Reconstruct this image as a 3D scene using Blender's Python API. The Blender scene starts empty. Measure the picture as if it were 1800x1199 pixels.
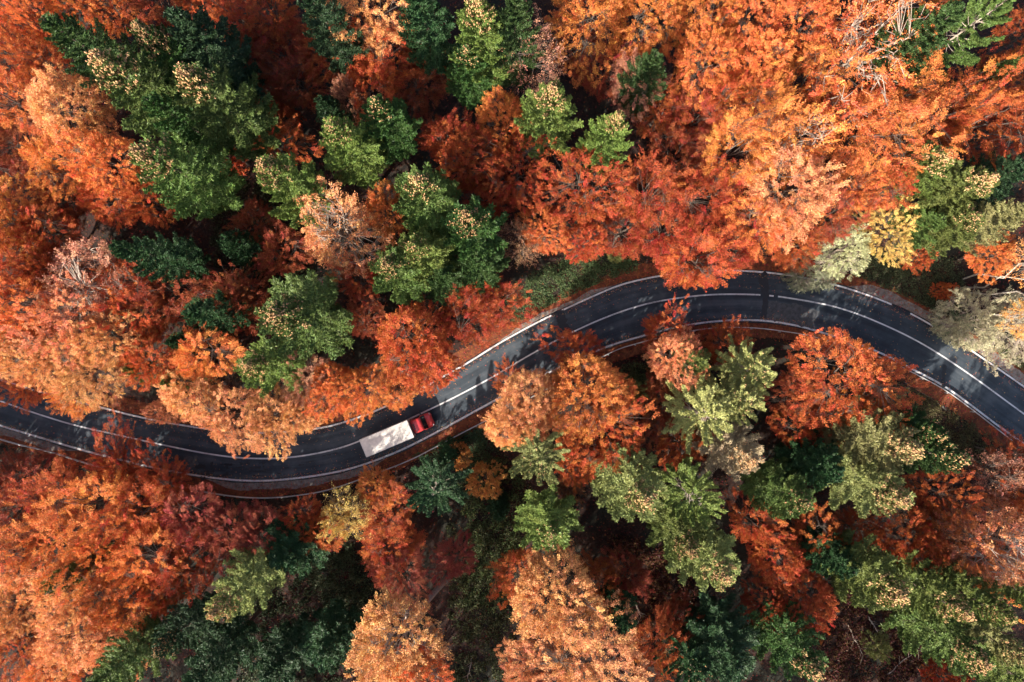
import bpy, math, random
import numpy as np
from mathutils import Vector, Matrix, Quaternion

# ------------------------------------------------------------------ camera, sky, sun, exposure
scene = bpy.context.scene
col = scene.collection
CAM_H = 95.0                      # drone height over the road
F_PX = 1235.0                     # focal length in photo pixels (1800 wide)
CX, CY = 900.0, 599.5

cam_data = bpy.data.cameras.new("camera")
cam_data.sensor_width = 36.0
cam_data.lens = 36.0 * F_PX / 1800.0
cam_data.clip_start = 0.5
cam_data.clip_end = 8000.0
cam = bpy.data.objects.new("camera", cam_data)
cam.location = (0, 0, CAM_H)
cam.rotation_euler = (0, 0, 0)
col.objects.link(cam)
scene.camera = cam

SUN_ELEV = math.radians(33.5)
SUN_DIR = Vector((-0.58, -0.81, 0)).normalized()          # horizontal direction towards the sun
to_sun = Vector((SUN_DIR.x * math.cos(SUN_ELEV), SUN_DIR.y * math.cos(SUN_ELEV), math.sin(SUN_ELEV)))
sun_data = bpy.data.lights.new("sun", 'SUN')
sun_data.energy = 5.0
sun_data.angle = math.radians(0.6)
sun_data.color = (1.0, 0.93, 0.84)
sun = bpy.data.objects.new("sun", sun_data)
sun.rotation_euler = to_sun.to_track_quat('Z', 'Y').to_euler()
sun.location = to_sun * 300
col.objects.link(sun)

world = bpy.data.worlds.new("World")
scene.world = world
world.use_nodes = True
wn = world.node_tree.nodes
bg = wn["Background"]
sky = wn.new("ShaderNodeTexSky")
sky.sky_type = 'NISHITA'
sky.sun_disc = False
sky.dust_density = 4.0
sky.air_density = 0.9
sky.sun_elevation = SUN_ELEV
sky.sun_rotation = math.atan2(to_sun.x, to_sun.y)
world.node_tree.links.new(sky.outputs[0], bg.inputs[0])
bg.inputs[1].default_value = 0.135

scene.view_settings.view_transform = 'Standard'
scene.view_settings.look = 'None'
scene.view_settings.gamma = 1.0
scene.view_settings.exposure = 0.93
scene.render.engine = 'CYCLES'
scene.cycles.max_bounces = 4
scene.cycles.diffuse_bounces = 2
scene.cycles.transmission_bounces = 2
scene.cycles.glossy_bounces = 2
scene.cycles.use_denoising = True
scene.cycles.use_adaptive_sampling = True
scene.cycles.adaptive_threshold = 0.02

# ------------------------------------------------------------------ helpers
rng = np.random.default_rng(7)

def tag(o, label=None, cat=None, group=None, kind=None):
    if label: o["label"] = label
    if cat: o["category"] = cat
    if group: o["group"] = group
    if kind: o["kind"] = kind
    return o

def link(name, data, parent=None, loc=None):
    o = bpy.data.objects.new(name, data)
    col.objects.link(o)
    if parent is not None: o.parent = parent
    if loc is not None: o.location = loc
    return o

def mesh_np(name, verts, faces, mat=None, var=None, smooth=False, uv=None):
    """faces: int array (n,k); var: one float per face"""
    verts = np.asarray(verts, dtype=np.float32).reshape(-1, 3)
    faces = np.asarray(faces, dtype=np.int32)
    n, k = faces.shape
    me = bpy.data.meshes.new(name)
    me.vertices.add(len(verts)); me.vertices.foreach_set("co", verts.ravel())
    me.loops.add(n * k); me.loops.foreach_set("vertex_index", faces.ravel())
    me.polygons.add(n)
    me.polygons.foreach_set("loop_start", np.arange(n, dtype=np.int32) * k)
    if smooth: me.polygons.foreach_set("use_smooth", np.ones(n, dtype=bool))
    me.update(calc_edges=True)
    if var is not None:
        a = me.attributes.new("var", 'FLOAT', 'FACE')
        a.data.foreach_set("value", np.asarray(var, dtype=np.float32))
    if uv is not None:
        l = me.uv_layers.new(name="UVMap")
        l.data.foreach_set("uv", np.asarray(uv, dtype=np.float32)[faces.ravel()].ravel())
    if mat: me.materials.append(mat)
    me.validate()
    return me

class Geo:
    """collects quads (triangles as degenerate-free separate lists are not needed)"""
    def __init__(s): s.v = []; s.f = []; s.n = 0
    def add(s, v, f):
        v = np.asarray(v, dtype=float).reshape(-1, 3); f = np.asarray(f, dtype=int)
        s.v.append(v); s.f.append(f + s.n); s.n += len(v)
    def tube(s, path, radii, sides=6, cap=True):
        path = np.asarray(path, float); radii = np.asarray(radii, float); m = len(path)
        t = np.gradient(path, axis=0); t /= np.linalg.norm(t, axis=1)[:, None] + 1e-9
        up = np.array([0.0, 0, 1]) if abs(t[0, 2]) < .8 else np.array([1.0, 0, 0])
        a = np.cross(t, up); a /= np.linalg.norm(a, axis=1)[:, None] + 1e-9
        b = np.cross(t, a)
        ang = np.linspace(0, 2 * np.pi, sides, endpoint=False)
        ring = (path[:, None, :] + radii[:, None, None] * (np.cos(ang)[None, :, None] * a[:, None, :] + np.sin(ang)[None, :, None] * b[:, None, :]))
        i = np.arange(m - 1)[:, None] * sides; j = np.arange(sides)[None, :]; j2 = (j + 1) % sides
        f = np.stack([i + j, i + j2, i + sides + j2, i + sides + j], -1).reshape(-1, 4)
        s.add(ring.reshape(-1, 3), f)
    def box(s, x0, x1, y0, y1, z0, z1):
        v = [(x, y, z) for z in (z0, z1) for y in (y0, y1) for x in (x0, x1)]
        f = [(0, 2, 3, 1), (4, 5, 7, 6), (0, 1, 5, 4), (2, 6, 7, 3), (0, 4, 6, 2), (1, 3, 7, 5)]
        s.add(v, f)
    def mesh(s, name, mat=None, smooth=False):
        return mesh_np(name, np.concatenate(s.v), np.concatenate(s.f), mat, smooth=smooth)

def unit(a):
    return a / (np.linalg.norm(a, axis=-1, keepdims=True) + 1e-9)

# ------------------------------------------------------------------ materials
def new_mat(name):
    m = bpy.data.materials.new(name); m.use_nodes = True
    nt = m.node_tree; nt.nodes.clear()
    out = nt.nodes.new("ShaderNodeOutputMaterial")
    return m, nt, out

def N(nt, t, **kw):
    n = nt.nodes.new(t)
    for k, v in kw.items(): setattr(n, k, v)
    return n

def noise(nt, scale, detail=4, coord=None, rough=.6):
    n = N(nt, "ShaderNodeTexNoise"); n.inputs["Scale"].default_value = scale
    n.inputs["Detail"].default_value = detail; n.inputs["Roughness"].default_value = rough
    if coord is not None: nt.links.new(coord, n.inputs["Vector"])
    return n

def ramp(nt, fac, stops):
    r = N(nt, "ShaderNodeValToRGB")
    el = r.color_ramp.elements
    while len(el) < len(stops): el.new(0.5)
    for e, (p, c) in zip(el, stops):
        e.position = p; e.color = (*c, 1) if len(c) == 3 else c
    nt.links.new(fac, r.inputs[0])
    return r

def plain(name, color, rough=.6, metal=0.0, coat=0.0, wear=.0, scale=3.0, spec=.5):
    m, nt, out = new_mat(name)
    p = N(nt, "ShaderNodeBsdfPrincipled")
    p.inputs["Roughness"].default_value = rough; p.inputs["Metallic"].default_value = metal
    p.inputs["Coat Weight"].default_value = coat
    p.inputs["Specular IOR Level"].default_value = spec
    tc = N(nt, "ShaderNodeTexCoord")
    nz = noise(nt, scale, 5, tc.outputs["Object"])
    c2 = tuple(max(0, x * (1 - wear)) for x in color)
    r = ramp(nt, nz.outputs[0], [(.35, c2), (.62, color)])
    nt.links.new(r.outputs[0], p.inputs["Base Color"])
    nt.links.new(p.outputs[0], out.inputs[0])
    return m

def leaf_mat(name, transl=.35, hue=.035, val=(.72, 1.25), rough=.55, spec=.25):
    """leaf colour = the tree's own colour, each leaf a little different in hue and value"""
    m, nt, out = new_mat(name)
    oi = N(nt, "ShaderNodeObjectInfo")
    at = N(nt, "ShaderNodeAttribute"); at.attribute_name = "var"; at.attribute_type = 'GEOMETRY'
    hs = N(nt, "ShaderNodeHueSaturation")
    mr = N(nt, "ShaderNodeMapRange"); mr.inputs[3].default_value = .5 - hue; mr.inputs[4].default_value = .5 + hue * .8
    nt.links.new(at.outputs["Fac"], mr.inputs[0])
    wn_ = N(nt, "ShaderNodeMath", operation='FRACT')
    mul = N(nt, "ShaderNodeMath", operation='MULTIPLY'); mul.inputs[1].default_value = 37.7
    nt.links.new(at.outputs["Fac"], mul.inputs[0]); nt.links.new(mul.outputs[0], wn_.inputs[0])
    mv = N(nt, "ShaderNodeMapRange"); mv.inputs[3].default_value = val[0]; mv.inputs[4].default_value = val[1]
    nt.links.new(wn_.outputs[0], mv.inputs[0])
    nt.links.new(mr.outputs[0], hs.inputs["Hue"]); nt.links.new(mv.outputs[0], hs.inputs["Value"])
    nt.links.new(oi.outputs["Color"], hs.inputs["Color"])
    p = N(nt, "ShaderNodeBsdfPrincipled"); p.inputs["Roughness"].default_value = rough
    p.inputs["Specular IOR Level"].default_value = spec
    t = N(nt, "ShaderNodeBsdfTranslucent")
    mx = N(nt, "ShaderNodeMixShader"); mx.inputs[0].default_value = transl
    nt.links.new(hs.outputs[0], p.inputs["Base Color"]); nt.links.new(hs.outputs[0], t.inputs["Color"])
    nt.links.new(p.outputs[0], mx.inputs[1]); nt.links.new(t.outputs[0], mx.inputs[2])
    nt.links.new(mx.outputs[0], out.inputs[0])
    return m

M_LEAF = leaf_mat("autumn_leaves", transl=.24, hue=.026, val=(.66, 1.26))
M_NEEDLE = leaf_mat("needles", transl=.12, hue=.03, val=(.7, 1.3), rough=.5)
M_GREEN = leaf_mat("undergrowth_leaves", transl=.3, hue=.06, val=(.5, 1.5))
M_LITTER = leaf_mat("fallen_leaves", transl=.0, hue=.05, val=(.4, 1.5), rough=.8)
M_CONE = leaf_mat("cones", transl=.0, hue=.02, val=(.7, 1.25), rough=.7)
M_BARK = plain("grey_bark", (.15, .115, .09), .9, wear=.45, scale=6)
M_PALE = plain("pale_bark", (.52, .42, .33), .85, wear=.4, scale=5)
M_CBARK = plain("brown_bark", (.14, .10, .075), .9, wear=.4, scale=6)

# ------------------------------------------------------------------ the road in plan (photo pixels -> metres on the road plane)
K = CAM_H / F_PX
def px2w(p, z=0.0):
    p = np.asarray(p, float)
    k = (CAM_H - z) / F_PX
    return np.stack([(p[..., 0] - CX) * k, (CY - p[..., 1]) * k], -1)

def smooth_line(pts, step=.6):
    pts = np.asarray(pts, float)
    P = np.vstack([2 * pts[0] - pts[1], pts, 2 * pts[-1] - pts[-2]])
    out = []
    for i in range(1, len(P) - 2):
        p0, p1, p2, p3 = P[i - 1:i + 3]
        n = max(2, int(np.linalg.norm(p2 - p1) / .3))
        t = np.linspace(0, 1, n, endpoint=False)[:, None]
        out.append(.5 * ((2 * p1) + (-p0 + p2) * t + (2 * p0 - 5 * p1 + 4 * p2 - p3) * t ** 2 + (-p0 + 3 * p1 - 3 * p2 + p3) * t ** 3))
    L = np.vstack(out + [pts[-1:]])
    d = np.r_[0, np.cumsum(np.linalg.norm(np.diff(L, axis=0), axis=1))]
    s = np.arange(0, d[-1], step)
    L = np.stack([np.interp(s, d, L[:, 0]), np.interp(s, d, L[:, 1])], -1)
    for _ in range(6): L[1:-1] = .25 * L[:-2] + .5 * L[1:-1] + .25 * L[2:]
    return L

CENTRE_PX = [(-330,600),(-160,651),(0,705),(67,728),(133,748),(200,763),(267,778),(367,798),(443,806),(520,803),(600,787),(665,761),(727,733),(800,698),(867,662),(933,623),(1000,587),(1067,557),(1133,535),(1199,523),(1260,517.5),(1340,518.5),(1400,526),(1467,539),(1533,562),(1617,602),(1700,655),(1799,727),(1930,822),(2100,945)]
NORTH_PX = [(-330,560),(-160,613),(0,667),(80,692),(160,712),(240,732),(300,744),(370,755),(450,761),(530,757),(600,744),(690,709),(810,645),(880,602),(960,559),(1060,513),(1100,498),(1160,485),(1200,480),(1255,476),(1323,477),(1400,486),(1483,505),(1567,535),(1640,573),(1713,620),(1799,679),(1930,774),(2100,897)]
SOUTH_PX = [(-330,645),(-160,696),(0,748),(67,768),(133,788),(187,802),(240,815),(300,828),(367,839),(433,845),(500,843),(600,828),(687,799),(767,760),(853,713),(955,660),(1057,613),(1100,599),(1147,586),(1199,573),(1267,564),(1333,563),(1383,569),(1430,580),(1533,614),(1600,647),(1657,677),(1700,707),(1750,745),(1799,780),(1930,880),(2100,1005)]
RAIL_PX = [(-330,668),(-160,720),(0,773),(100,798),(140,812),(217,832),(307,855),(400,872),(467,876),(533,870),(593,857),(707,815),(743,798),(838,748),(950,690),(1067,623),(1120,604),(1199,585),(1263,576),(1333,577),(1400,586),(1427,591),(1547,628),(1600,653),(1657,683),(1700,713),(1799,790),(1930,892),(2100,1018)]
centre = smooth_line(px2w(CENTRE_PX)); north = smooth_line(px2w(NORTH_PX)); south = smooth_line(px2w(SOUTH_PX))
rail = smooth_line(px2w(RAIL_PX, .75))

# centreline for signed distance (long straight run-outs)
def extend(L, m=400):
    a = L[0] + unit(L[0] - L[4]) * np.arange(m, 0, -4.0)[:, None]
    b = L[-1] + unit(L[-1] - L[-5]) * np.arange(4.0, m, 4.0)[:, None]
    return np.vstack([a, L, b])
CL = extend(centre)
CT = unit(np.gradient(CL, axis=0)); CN = np.stack([-CT[:, 1], CT[:, 0]], -1)     # normal to the north side
def road_dist(P):
    P = np.asarray(P, float).reshape(-1, 2); out = np.empty(len(P))
    for i in range(0, len(P), 4000):
        q = P[i:i + 4000]
        d2 = ((q[:, None, :] - CL[None]) ** 2).sum(-1)
        k = d2.argmin(1)
        out[i:i + 4000] = np.sqrt(d2[np.arange(len(q)), k]) * np.sign(((q - CL[k]) * CN[k]).sum(-1))
    return out
def ground_z(P):
    P = np.asarray(P, float).reshape(-1, 2)
    d = road_dist(P); a = np.abs(d)
    e = np.clip(a - 5.4, 0, None)
    up = .30 * np.minimum(e, 9) + .07 * np.clip(e - 9, 0, 60)
    dn = -(.32 * np.minimum(e, 8) + .07 * np.clip(e - 8, 0, 60))
    x, y = P[:, 0], P[:, 1]
    bump = .35 * np.sin(x * .31 + 1) * np.sin(y * .27) + .2 * np.sin(x * .83 + y * .5) + .12 * np.sin(x * 1.7 - y * 1.3)
    return np.where(d > 0, up, dn) + bump * np.clip(e / 4, 0, 1) - .07
def gz(x, y): return float(ground_z([[x, y]])[0])

# ------------------------------------------------------------------ ground sheet
def axis(inner, n, outer):
    a = np.linspace(-inner, inner, n)
    t = np.geomspace(inner + 6, outer, 16)
    return np.r_[-t[::-1], a, t]
gx, gy = axis(96, 213, 3000), axis(72, 160, 3000)
X, Y = np.meshgrid(gx, gy)
gp = np.stack([X.ravel(), Y.ravel()], -1)
gv = np.c_[gp, ground_z(gp)]
nx, ny = len(gx), len(gy)
i, j = np.meshgrid(np.arange(nx - 1), np.arange(ny - 1))
b0 = (j * nx + i).ravel()
gf = np.stack([b0, b0 + 1, b0 + nx + 1, b0 + nx], -1)
m, nt, out = new_mat("forest_floor")
tc = N(nt, "ShaderNodeTexCoord")
n1 = noise(nt, 2.6, 8, tc.outputs["Object"], .75); n2 = noise(nt, .14, 3, tc.outputs["Object"])
r1 = ramp(nt, n1.outputs[0], [(.30, (.006, .004, .003)), (.46, (.020, .008, .005)), (.58, (.042, .014, .007)), (.72, (.085, .028, .012))])
r2 = ramp(nt, n1.outputs[0], [(.32, (.005, .006, .004)), (.52, (.016, .016, .009)), (.7, (.04, .03, .014))])
rf = ramp(nt, n2.outputs[0], [(.48, (0, 0, 0)), (.58, (1, 1, 1))])
mx = N(nt, "ShaderNodeMix", data_type='RGBA')
nt.links.new(rf.outputs[0], mx.inputs[0]); nt.links.new(r1.outputs[0], mx.inputs[6]); nt.links.new(r2.outputs[0], mx.inputs[7])
p = N(nt, "ShaderNodeBsdfPrincipled"); p.inputs["Roughness"].default_value = .95
bp = N(nt, "ShaderNodeBump"); bp.inputs["Strength"].default_value = .8; bp.inputs["Distance"].default_value = .15
nt.links.new(n1.outputs[0], bp.inputs["Height"]); nt.links.new(bp.outputs[0], p.inputs["Normal"])
nt.links.new(mx.outputs[2], p.inputs["Base Color"]); nt.links.new(p.outputs[0], out.inputs[0])
ground = link("ground", mesh_np("ground", gv, gf, m, smooth=True))
tag(ground, "forest floor of brown leaf litter under the trees", "ground", kind="structure")

# ------------------------------------------------------------------ road sheet, verges, lines
def offset(L, d):
    t = unit(np.gradient(L, axis=0)); n = np.stack([-t[:, 1], t[:, 0]], -1)
    return L + n * (d if np.isscalar(d) else np.asarray(d)[:, None])
def resample(L, n):
    d = np.r_[0, np.cumsum(np.linalg.norm(np.diff(L, axis=0), axis=1))]; s = np.linspace(0, d[-1], n)
    return np.stack([np.interp(s, d, L[:, 0]), np.interp(s, d, L[:, 1])], -1), s
def strip(name, A, B, z, mat, parent=None, rows=1, skirt=0.0, zb=None):
    n = max(len(A), len(B)); A, s = resample(A, n); B, _ = resample(B, n)
    vs, uv = [], []
    for k in range(rows + 1):
        t = k / rows; q = A * (1 - t) + B * t
        vs.append(np.c_[q, np.full(n, z)]); uv.append(np.c_[s, np.full(n, t)])
    if skirt:
        vs = [np.c_[A, np.full(n, z - skirt)]] + vs + [np.c_[B, np.full(n, z - skirt)]]
        uv = [uv[0]] + uv + [uv[-1]]
    R = len(vs); i, j = np.meshgrid(np.arange(n - 1), np.arange(R - 1)); b = (j * n + i).ravel()
    f = np.stack([b, b + 1, b + n + 1, b + n], -1)
    me = mesh_np(name, np.concatenate(vs), f, mat, uv=np.concatenate(uv))
    o = link(name, me, parent)
    return o

# asphalt: aggregate grain, lane-long wear streaks, blotches
m, nt, out = new_mat("asphalt")
uvn = N(nt, "ShaderNodeUVMap"); tc = N(nt, "ShaderNodeTexCoord")
mp = N(nt, "ShaderNodeMapping"); mp.inputs["Scale"].default_value = (.05, 7, 1); nt.links.new(uvn.outputs[0], mp.inputs[0])
st = noise(nt, 1.0, 4, mp.outputs[0]); bl = noise(nt, .35, 6, tc.outputs["Object"], .65); gr = noise(nt, 22, 2, tc.outputs["Object"])
sx_ = N(nt, "ShaderNodeSeparateXYZ"); nt.links.new(uvn.outputs[0], sx_.inputs[0])
wv = N(nt, "ShaderNodeMath", operation='MULTIPLY'); wv.inputs[1].default_value = 2 * math.pi * 4; nt.links.new(sx_.outputs[1], wv.inputs[0])
wc = N(nt, "ShaderNodeMath", operation='COSINE'); nt.links.new(wv.outputs[0], wc.inputs[0])
wt = N(nt, "ShaderNodeMath", operation='MULTIPLY'); wt.inputs[1].default_value = -.055; nt.links.new(wc.outputs[0], wt.inputs[0])
a0 = N(nt, "ShaderNodeMath", operation='ADD'); nt.links.new(wt.outputs[0], a0.inputs[0]); nt.links.new(st.outputs[0], a0.inputs[1])
ad = N(nt, "ShaderNodeMath", operation='ADD'); nt.links.new(a0.outputs[0], ad.inputs[0]); nt.links.new(bl.outputs[0], ad.inputs[1])
hf = N(nt, "ShaderNodeMath", operation='MULTIPLY'); hf.inputs[1].default_value = .5; nt.links.new(ad.outputs[0], hf.inputs[0])
rc = ramp(nt, hf.outputs[0], [(.38, (.024, .032, .041)), (.5, (.041, .053, .065)), (.62, (.080, .094, .106))])
rg = ramp(nt, gr.outputs[0], [(.3, (.8, .8, .8)), (.7, (1.2, 1.2, 1.2))])
mm = N(nt, "ShaderNodeMix", data_type='RGBA', blend_type='MULTIPLY'); mm.inputs[0].default_value = 1
nt.links.new(rc.outputs[0], mm.inputs[6]); nt.links.new(rg.outputs[0], mm.inputs[7])
p = N(nt, "ShaderNodeBsdfPrincipled"); p.inputs["Roughness"].default_value = .75; p.inputs["Specular IOR Level"].default_value = .35
bp = N(nt, "ShaderNodeBump"); bp.inputs["Strength"].default_value = .3; bp.inputs["Distance"].default_value = .01
nt.links.new(gr.outputs[0], bp.inputs["Height"]); nt.links.new(bp.outputs[0], p.inputs["Normal"])
nt.links.new(mm.outputs[2], p.inputs["Base Color"]); nt.links.new(p.outputs[0], out.inputs[0])
M_ASPH = m

def verge_mat(name, cols):
    m, nt, out = new_mat(name); tc = N(nt, "ShaderNodeTexCoord")
    a = noise(nt, 1.4, 8, tc.outputs["Object"], .75)
    r = ramp(nt, a.outputs[0], cols)
    p = N(nt, "ShaderNodeBsdfPrincipled"); p.inputs["Roughness"].default_value = .95
    bp = N(nt, "ShaderNodeBump"); bp.inputs["Strength"].default_value = .6; bp.inputs["Distance"].default_value = .05
    nt.links.new(a.outputs[0], bp.inputs["Height"]); nt.links.new(bp.outputs[0], p.inputs["Normal"])
    nt.links.new(r.outputs[0], p.inputs["Base Color"]); nt.links.new(p.outputs[0], out.inputs[0])
    return m
M_GRAVEL = verge_mat("gravel", [(.34, (.10, .08, .065)), (.5, (.21, .175, .15)), (.66, (.33, .29, .25))])
M_RED = verge_mat("red_litter", [(.32, (.035, .014, .009)), (.5, (.15, .042, .016)), (.68, (.30, .09, .03))])

def paint_mat():
    m, nt, out = new_mat("road_paint"); tc = N(nt, "ShaderNodeTexCoord")
    a = noise(nt, 5.0, 6, tc.outputs["Object"], .7); b = noise(nt, .5, 3, tc.outputs["Object"])
    ad = N(nt, "ShaderNodeMath", operation='ADD'); nt.links.new(a.outputs[0], ad.inputs[0]); nt.links.new(b.outputs[0], ad.inputs[1])
    r = ramp(nt, ad.outputs[0], [(.36, (.16, .16, .16)), (.44, (.56, .55, .54)), (.62, (.82, .81, .79))])
    hf = N(nt, "ShaderNodeMath", operation='MULTIPLY'); hf.inputs[1].default_value = .5
    nt.links.new(ad.outputs[0], hf.inputs[0]); nt.links.new(hf.outputs[0], r.inputs[0])
    p = N(nt, "ShaderNodeBsdfPrincipled"); p.inputs["Roughness"].default_value = .6
    nt.links.new(r.outputs[0], p.inputs["Base Color"]); nt.links.new(p.outputs[0], out.inputs[0])
    return m
M_PAINT = paint_mat()

nw = .38
def wob(n, a, k, ph=0):
    s = np.arange(n) * .6
    return a * (np.sin(s * k + ph) + .6 * np.sin(s * k * 2.7 + 2 * ph) + .4 * np.sin(s * k * 6.1 + 1))
road = strip("road", offset(south, -.30 + wob(len(south), .05, .5)), offset(north, .22 + wob(len(north), .05, .6, 1)), 0.0, M_ASPH, rows=6, skirt=.12)
tag(road, "dark grey asphalt road winding through the autumn forest", "road", kind="structure")
def cut(L, gaps_px):
    """split a line where the paint is interrupted"""
    keep = np.ones(len(L), bool)
    for (x0, x1) in gaps_px: keep &= ~((L[:, 0] > (x0 - CX) * K) & (L[:, 0] < (x1 - CX) * K))
    segs, cur = [], []
    for q, k in zip(L, keep):
        if k: cur.append(q)
        elif len(cur) > 2: segs.append(np.array(cur)); cur = []
        else: cur = []
    if len(cur) > 2: segs.append(np.array(cur))
    return segs
def fine(L): return resample(L, len(L) * 3)[0]
for seg in cut(fine(north), [(970, 987), (1568, 1600), (1642, 1706)]):
    strip("edge_line", offset(seg, -.115), offset(seg, .115), .004, M_PAINT, road)
for seg in cut(fine(centre), [(1338, 1352), (1361, 1366)]):
    strip("centre_line", offset(seg, -.10), offset(seg, .10), .004, M_PAINT, road)
for seg in cut(fine(south), [(1656, 1660)]):
    strip("edge_line", offset(seg, -.125), offset(seg, .125), .004, M_PAINT, road)

# repair patches and tar-sealed cracks
M_TAR = plain("fresh_tar", (.017, .020, .024), .55, wear=.3, scale=8)
M_OLD = plain("old_patch", (.085, .090, .096), .85, wear=.45, scale=2.2)
def ragged_sheet(name, poly_px, z, mat, amp=.1, seed=0):
    r = np.random.default_rng(seed); P = px2w(poly_px); n = len(P); pts = []
    for a, b in zip(P, np.roll(P, -1, 0)):
        k = max(3, int(np.linalg.norm(b - a) / .25))
        for t in np.linspace(0, 1, k, endpoint=False): pts.append(a + (b - a) * t + r.normal(0, amp, 2))
    pts = np.array(pts); me = bpy.data.meshes.new(name)
    me.from_pydata([(x, y, z) for x, y in pts], [], [list(range(len(pts)))])
    me.materials.append(mat)
    return link(name, me, road)
ragged_sheet("tar_patch", [(975,552),(991,544),(1003,585),(989,592)], .006, M_TAR, .09, 1)
ragged_sheet("tar_patch", [(922,612),(958,592),(972,598),(934,620)], .006, M_TAR, .10, 2)
ragged_sheet("tar_patch", [(1330,479),(1349,480),(1352,517),(1347,560),(1336,561),(1341,522)], .006, M_TAR, .08, 3)
ragged_sheet("asphalt_patch", [(1342,529),(1400,534),(1440,548),(1428,577),(1384,567),(1340,561)], .005, M_OLD, .10, 4)
ragged_sheet("tar_patch", [(1657,640),(1664,642),(1660,676),(1655,674)], .006, M_TAR, .05, 5)
ragged_sheet("asphalt_patch", [(322,805),(346,801),(350,818),(330,824)], .005, M_OLD, .08, 6)
rr = np.random.default_rng(11)
M_TARB = M_TAR
for k in range(34):                                  # black sealed cracks around the left bend
    cx = rr.uniform(345, 500); cy = 812 + rr.uniform(2, 30) - max(0, (cx - 450)) * .1
    if cx < 400: cy += 2
    L = rr.uniform(4, 22) if rr.random() < .7 else rr.uniform(2, 5); W = rr.uniform(1.0, 3.2)
    if rr.random() < .25: L, W = rr.uniform(2, 4), rr.uniform(5, 10)
    ragged_sheet("tar_patch", [(cx - L/2, cy - W/2), (cx + L/2, cy - W/2 - L * .02), (cx + L/2, cy + W/2), (cx - L/2, cy + W/2)], .005 + .0002 * k, M_TARB, .07, 20 + k)
for (x, y, L, a) in [(575,800,16,-.2),(545,812,14,-.15),(590,797,10,-.2),(610,812,8,-.3),(505,822,20,-.05),(530,817,10,-.1)]:
    ragged_sheet("tar_patch", [(x - L/2, y - L/2*a - 1), (x + L/2, y + L/2*a - 1), (x + L/2, y + L/2*a + 1), (x - L/2, y - L/2*a + 1)], .0055, M_TAR, .06, int(x))

# verges: litter and gravel beside the asphalt
def seg_of(L, x0, x1):
    w0, w1 = (x0 - CX) * K, (x1 - CX) * K
    return L[(L[:, 0] >= w0) & (L[:, 0] <= w1)]
def verge(name, L, side, w0, w1, z, mat, label, seed):
    n = len(L); taper = np.clip(np.minimum(np.arange(n), np.arange(n)[::-1]) / 6, .05, 1)
    A = offset(L, np.full(n, side * w0)); B = offset(L, side * (w0 + (w1 - w0 + wob(n, .12, .7, seed)) * taper))
    if side > 0: o = strip(name, A, B, z, mat)
    else: o = strip(name, B, A, z, mat)
    return tag(o, label, "verge", kind="structure")
verge("verge", north, 1, .15, 2.0, -.035, M_RED, "strip of red fallen leaves along the upper road edge", 1)
verge("verge", south, -1, .2, 2.2, -.035, M_RED, "strip of red fallen leaves between the road and the guardrail", 2)
verge("gravel_shoulder", seg_of(north, 870, 1095), 1, .12, .75, -.022, M_GRAVEL, "narrow gravel shoulder above the middle of the road", 3)
verge("gravel_shoulder", seg_of(north, 1475, 1900), 1, .12, 1.45, -.022, M_GRAVEL, "wide pale gravel shoulder on the upper side of the right bend", 4)
verge("gravel_shoulder", seg_of(south, 360, 680), -1, .25, 1.25, -.022, M_GRAVEL, "grey gravel shoulder below the left bend", 5)
verge("gravel_shoulder", seg_of(south, -60, 140), -1, .25, 1.2, -.022, M_GRAVEL, "grey gravel shoulder at the left edge of the picture", 6)

# ------------------------------------------------------------------ guardrail
M_STEEL = plain("galvanised_steel", (.62, .61, .58), .5, metal=.1, wear=.25, scale=2)
gr_root = link("guardrail", None, loc=(float(rail[len(rail)//2, 0]), float(rail[len(rail)//2, 1]), -.05))
tag(gr_root, "thin galvanised steel guardrail along the lower side of the road", "guardrail")
org = np.array(gr_root.location)
rl = resample(rail, 420)[0]
prof = [(.04, .46), (.075, .52), (.01, .60), (.01, .64), (.075, .72), (.04, .78), (-.05, .785), (-.05, .775), (.02, .765), (.05, .715), (-.01, .645), (-.01, .595), (.05, .525), (.02, .455)]
t = unit(np.gradient(rl, axis=0)); nn = np.stack([-t[:, 1], t[:, 0]], -1)
vs = np.stack([np.c_[rl + nn * a, np.full(len(rl), z)] for a, z in prof], 1) - org
R = len(prof); i, j = np.meshgrid(np.arange(len(rl) - 1), np.arange(R), indexing='ij')
f = np.stack([i * R + j, i * R + (j + 1) % R, (i + 1) * R + (j + 1) % R, (i + 1) * R + j], -1).reshape(-1, 4)
link("beam", mesh_np("beam", vs.reshape(-1, 3), f, M_STEEL), gr_root)
pg = Geo(); pg.box(-.03, .03, -.05, .05, -.5, .80); pm = pg.mesh("post", M_STEEL)
dist = np.r_[0, np.cumsum(np.linalg.norm(np.diff(rl, axis=0), axis=1))]
for s in np.arange(1, dist[-1], 4.0):
    k = int(np.searchsorted(dist, s)); q = rl[k] - nn[k] * .12
    if abs(q[0]) > 74: continue
    o = link("post", pm, gr_root, (q[0] - org[0], q[1] - org[1], 0 - org[2])); o.rotation_euler.z = math.atan2(t[k, 1], t[k, 0])

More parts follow.
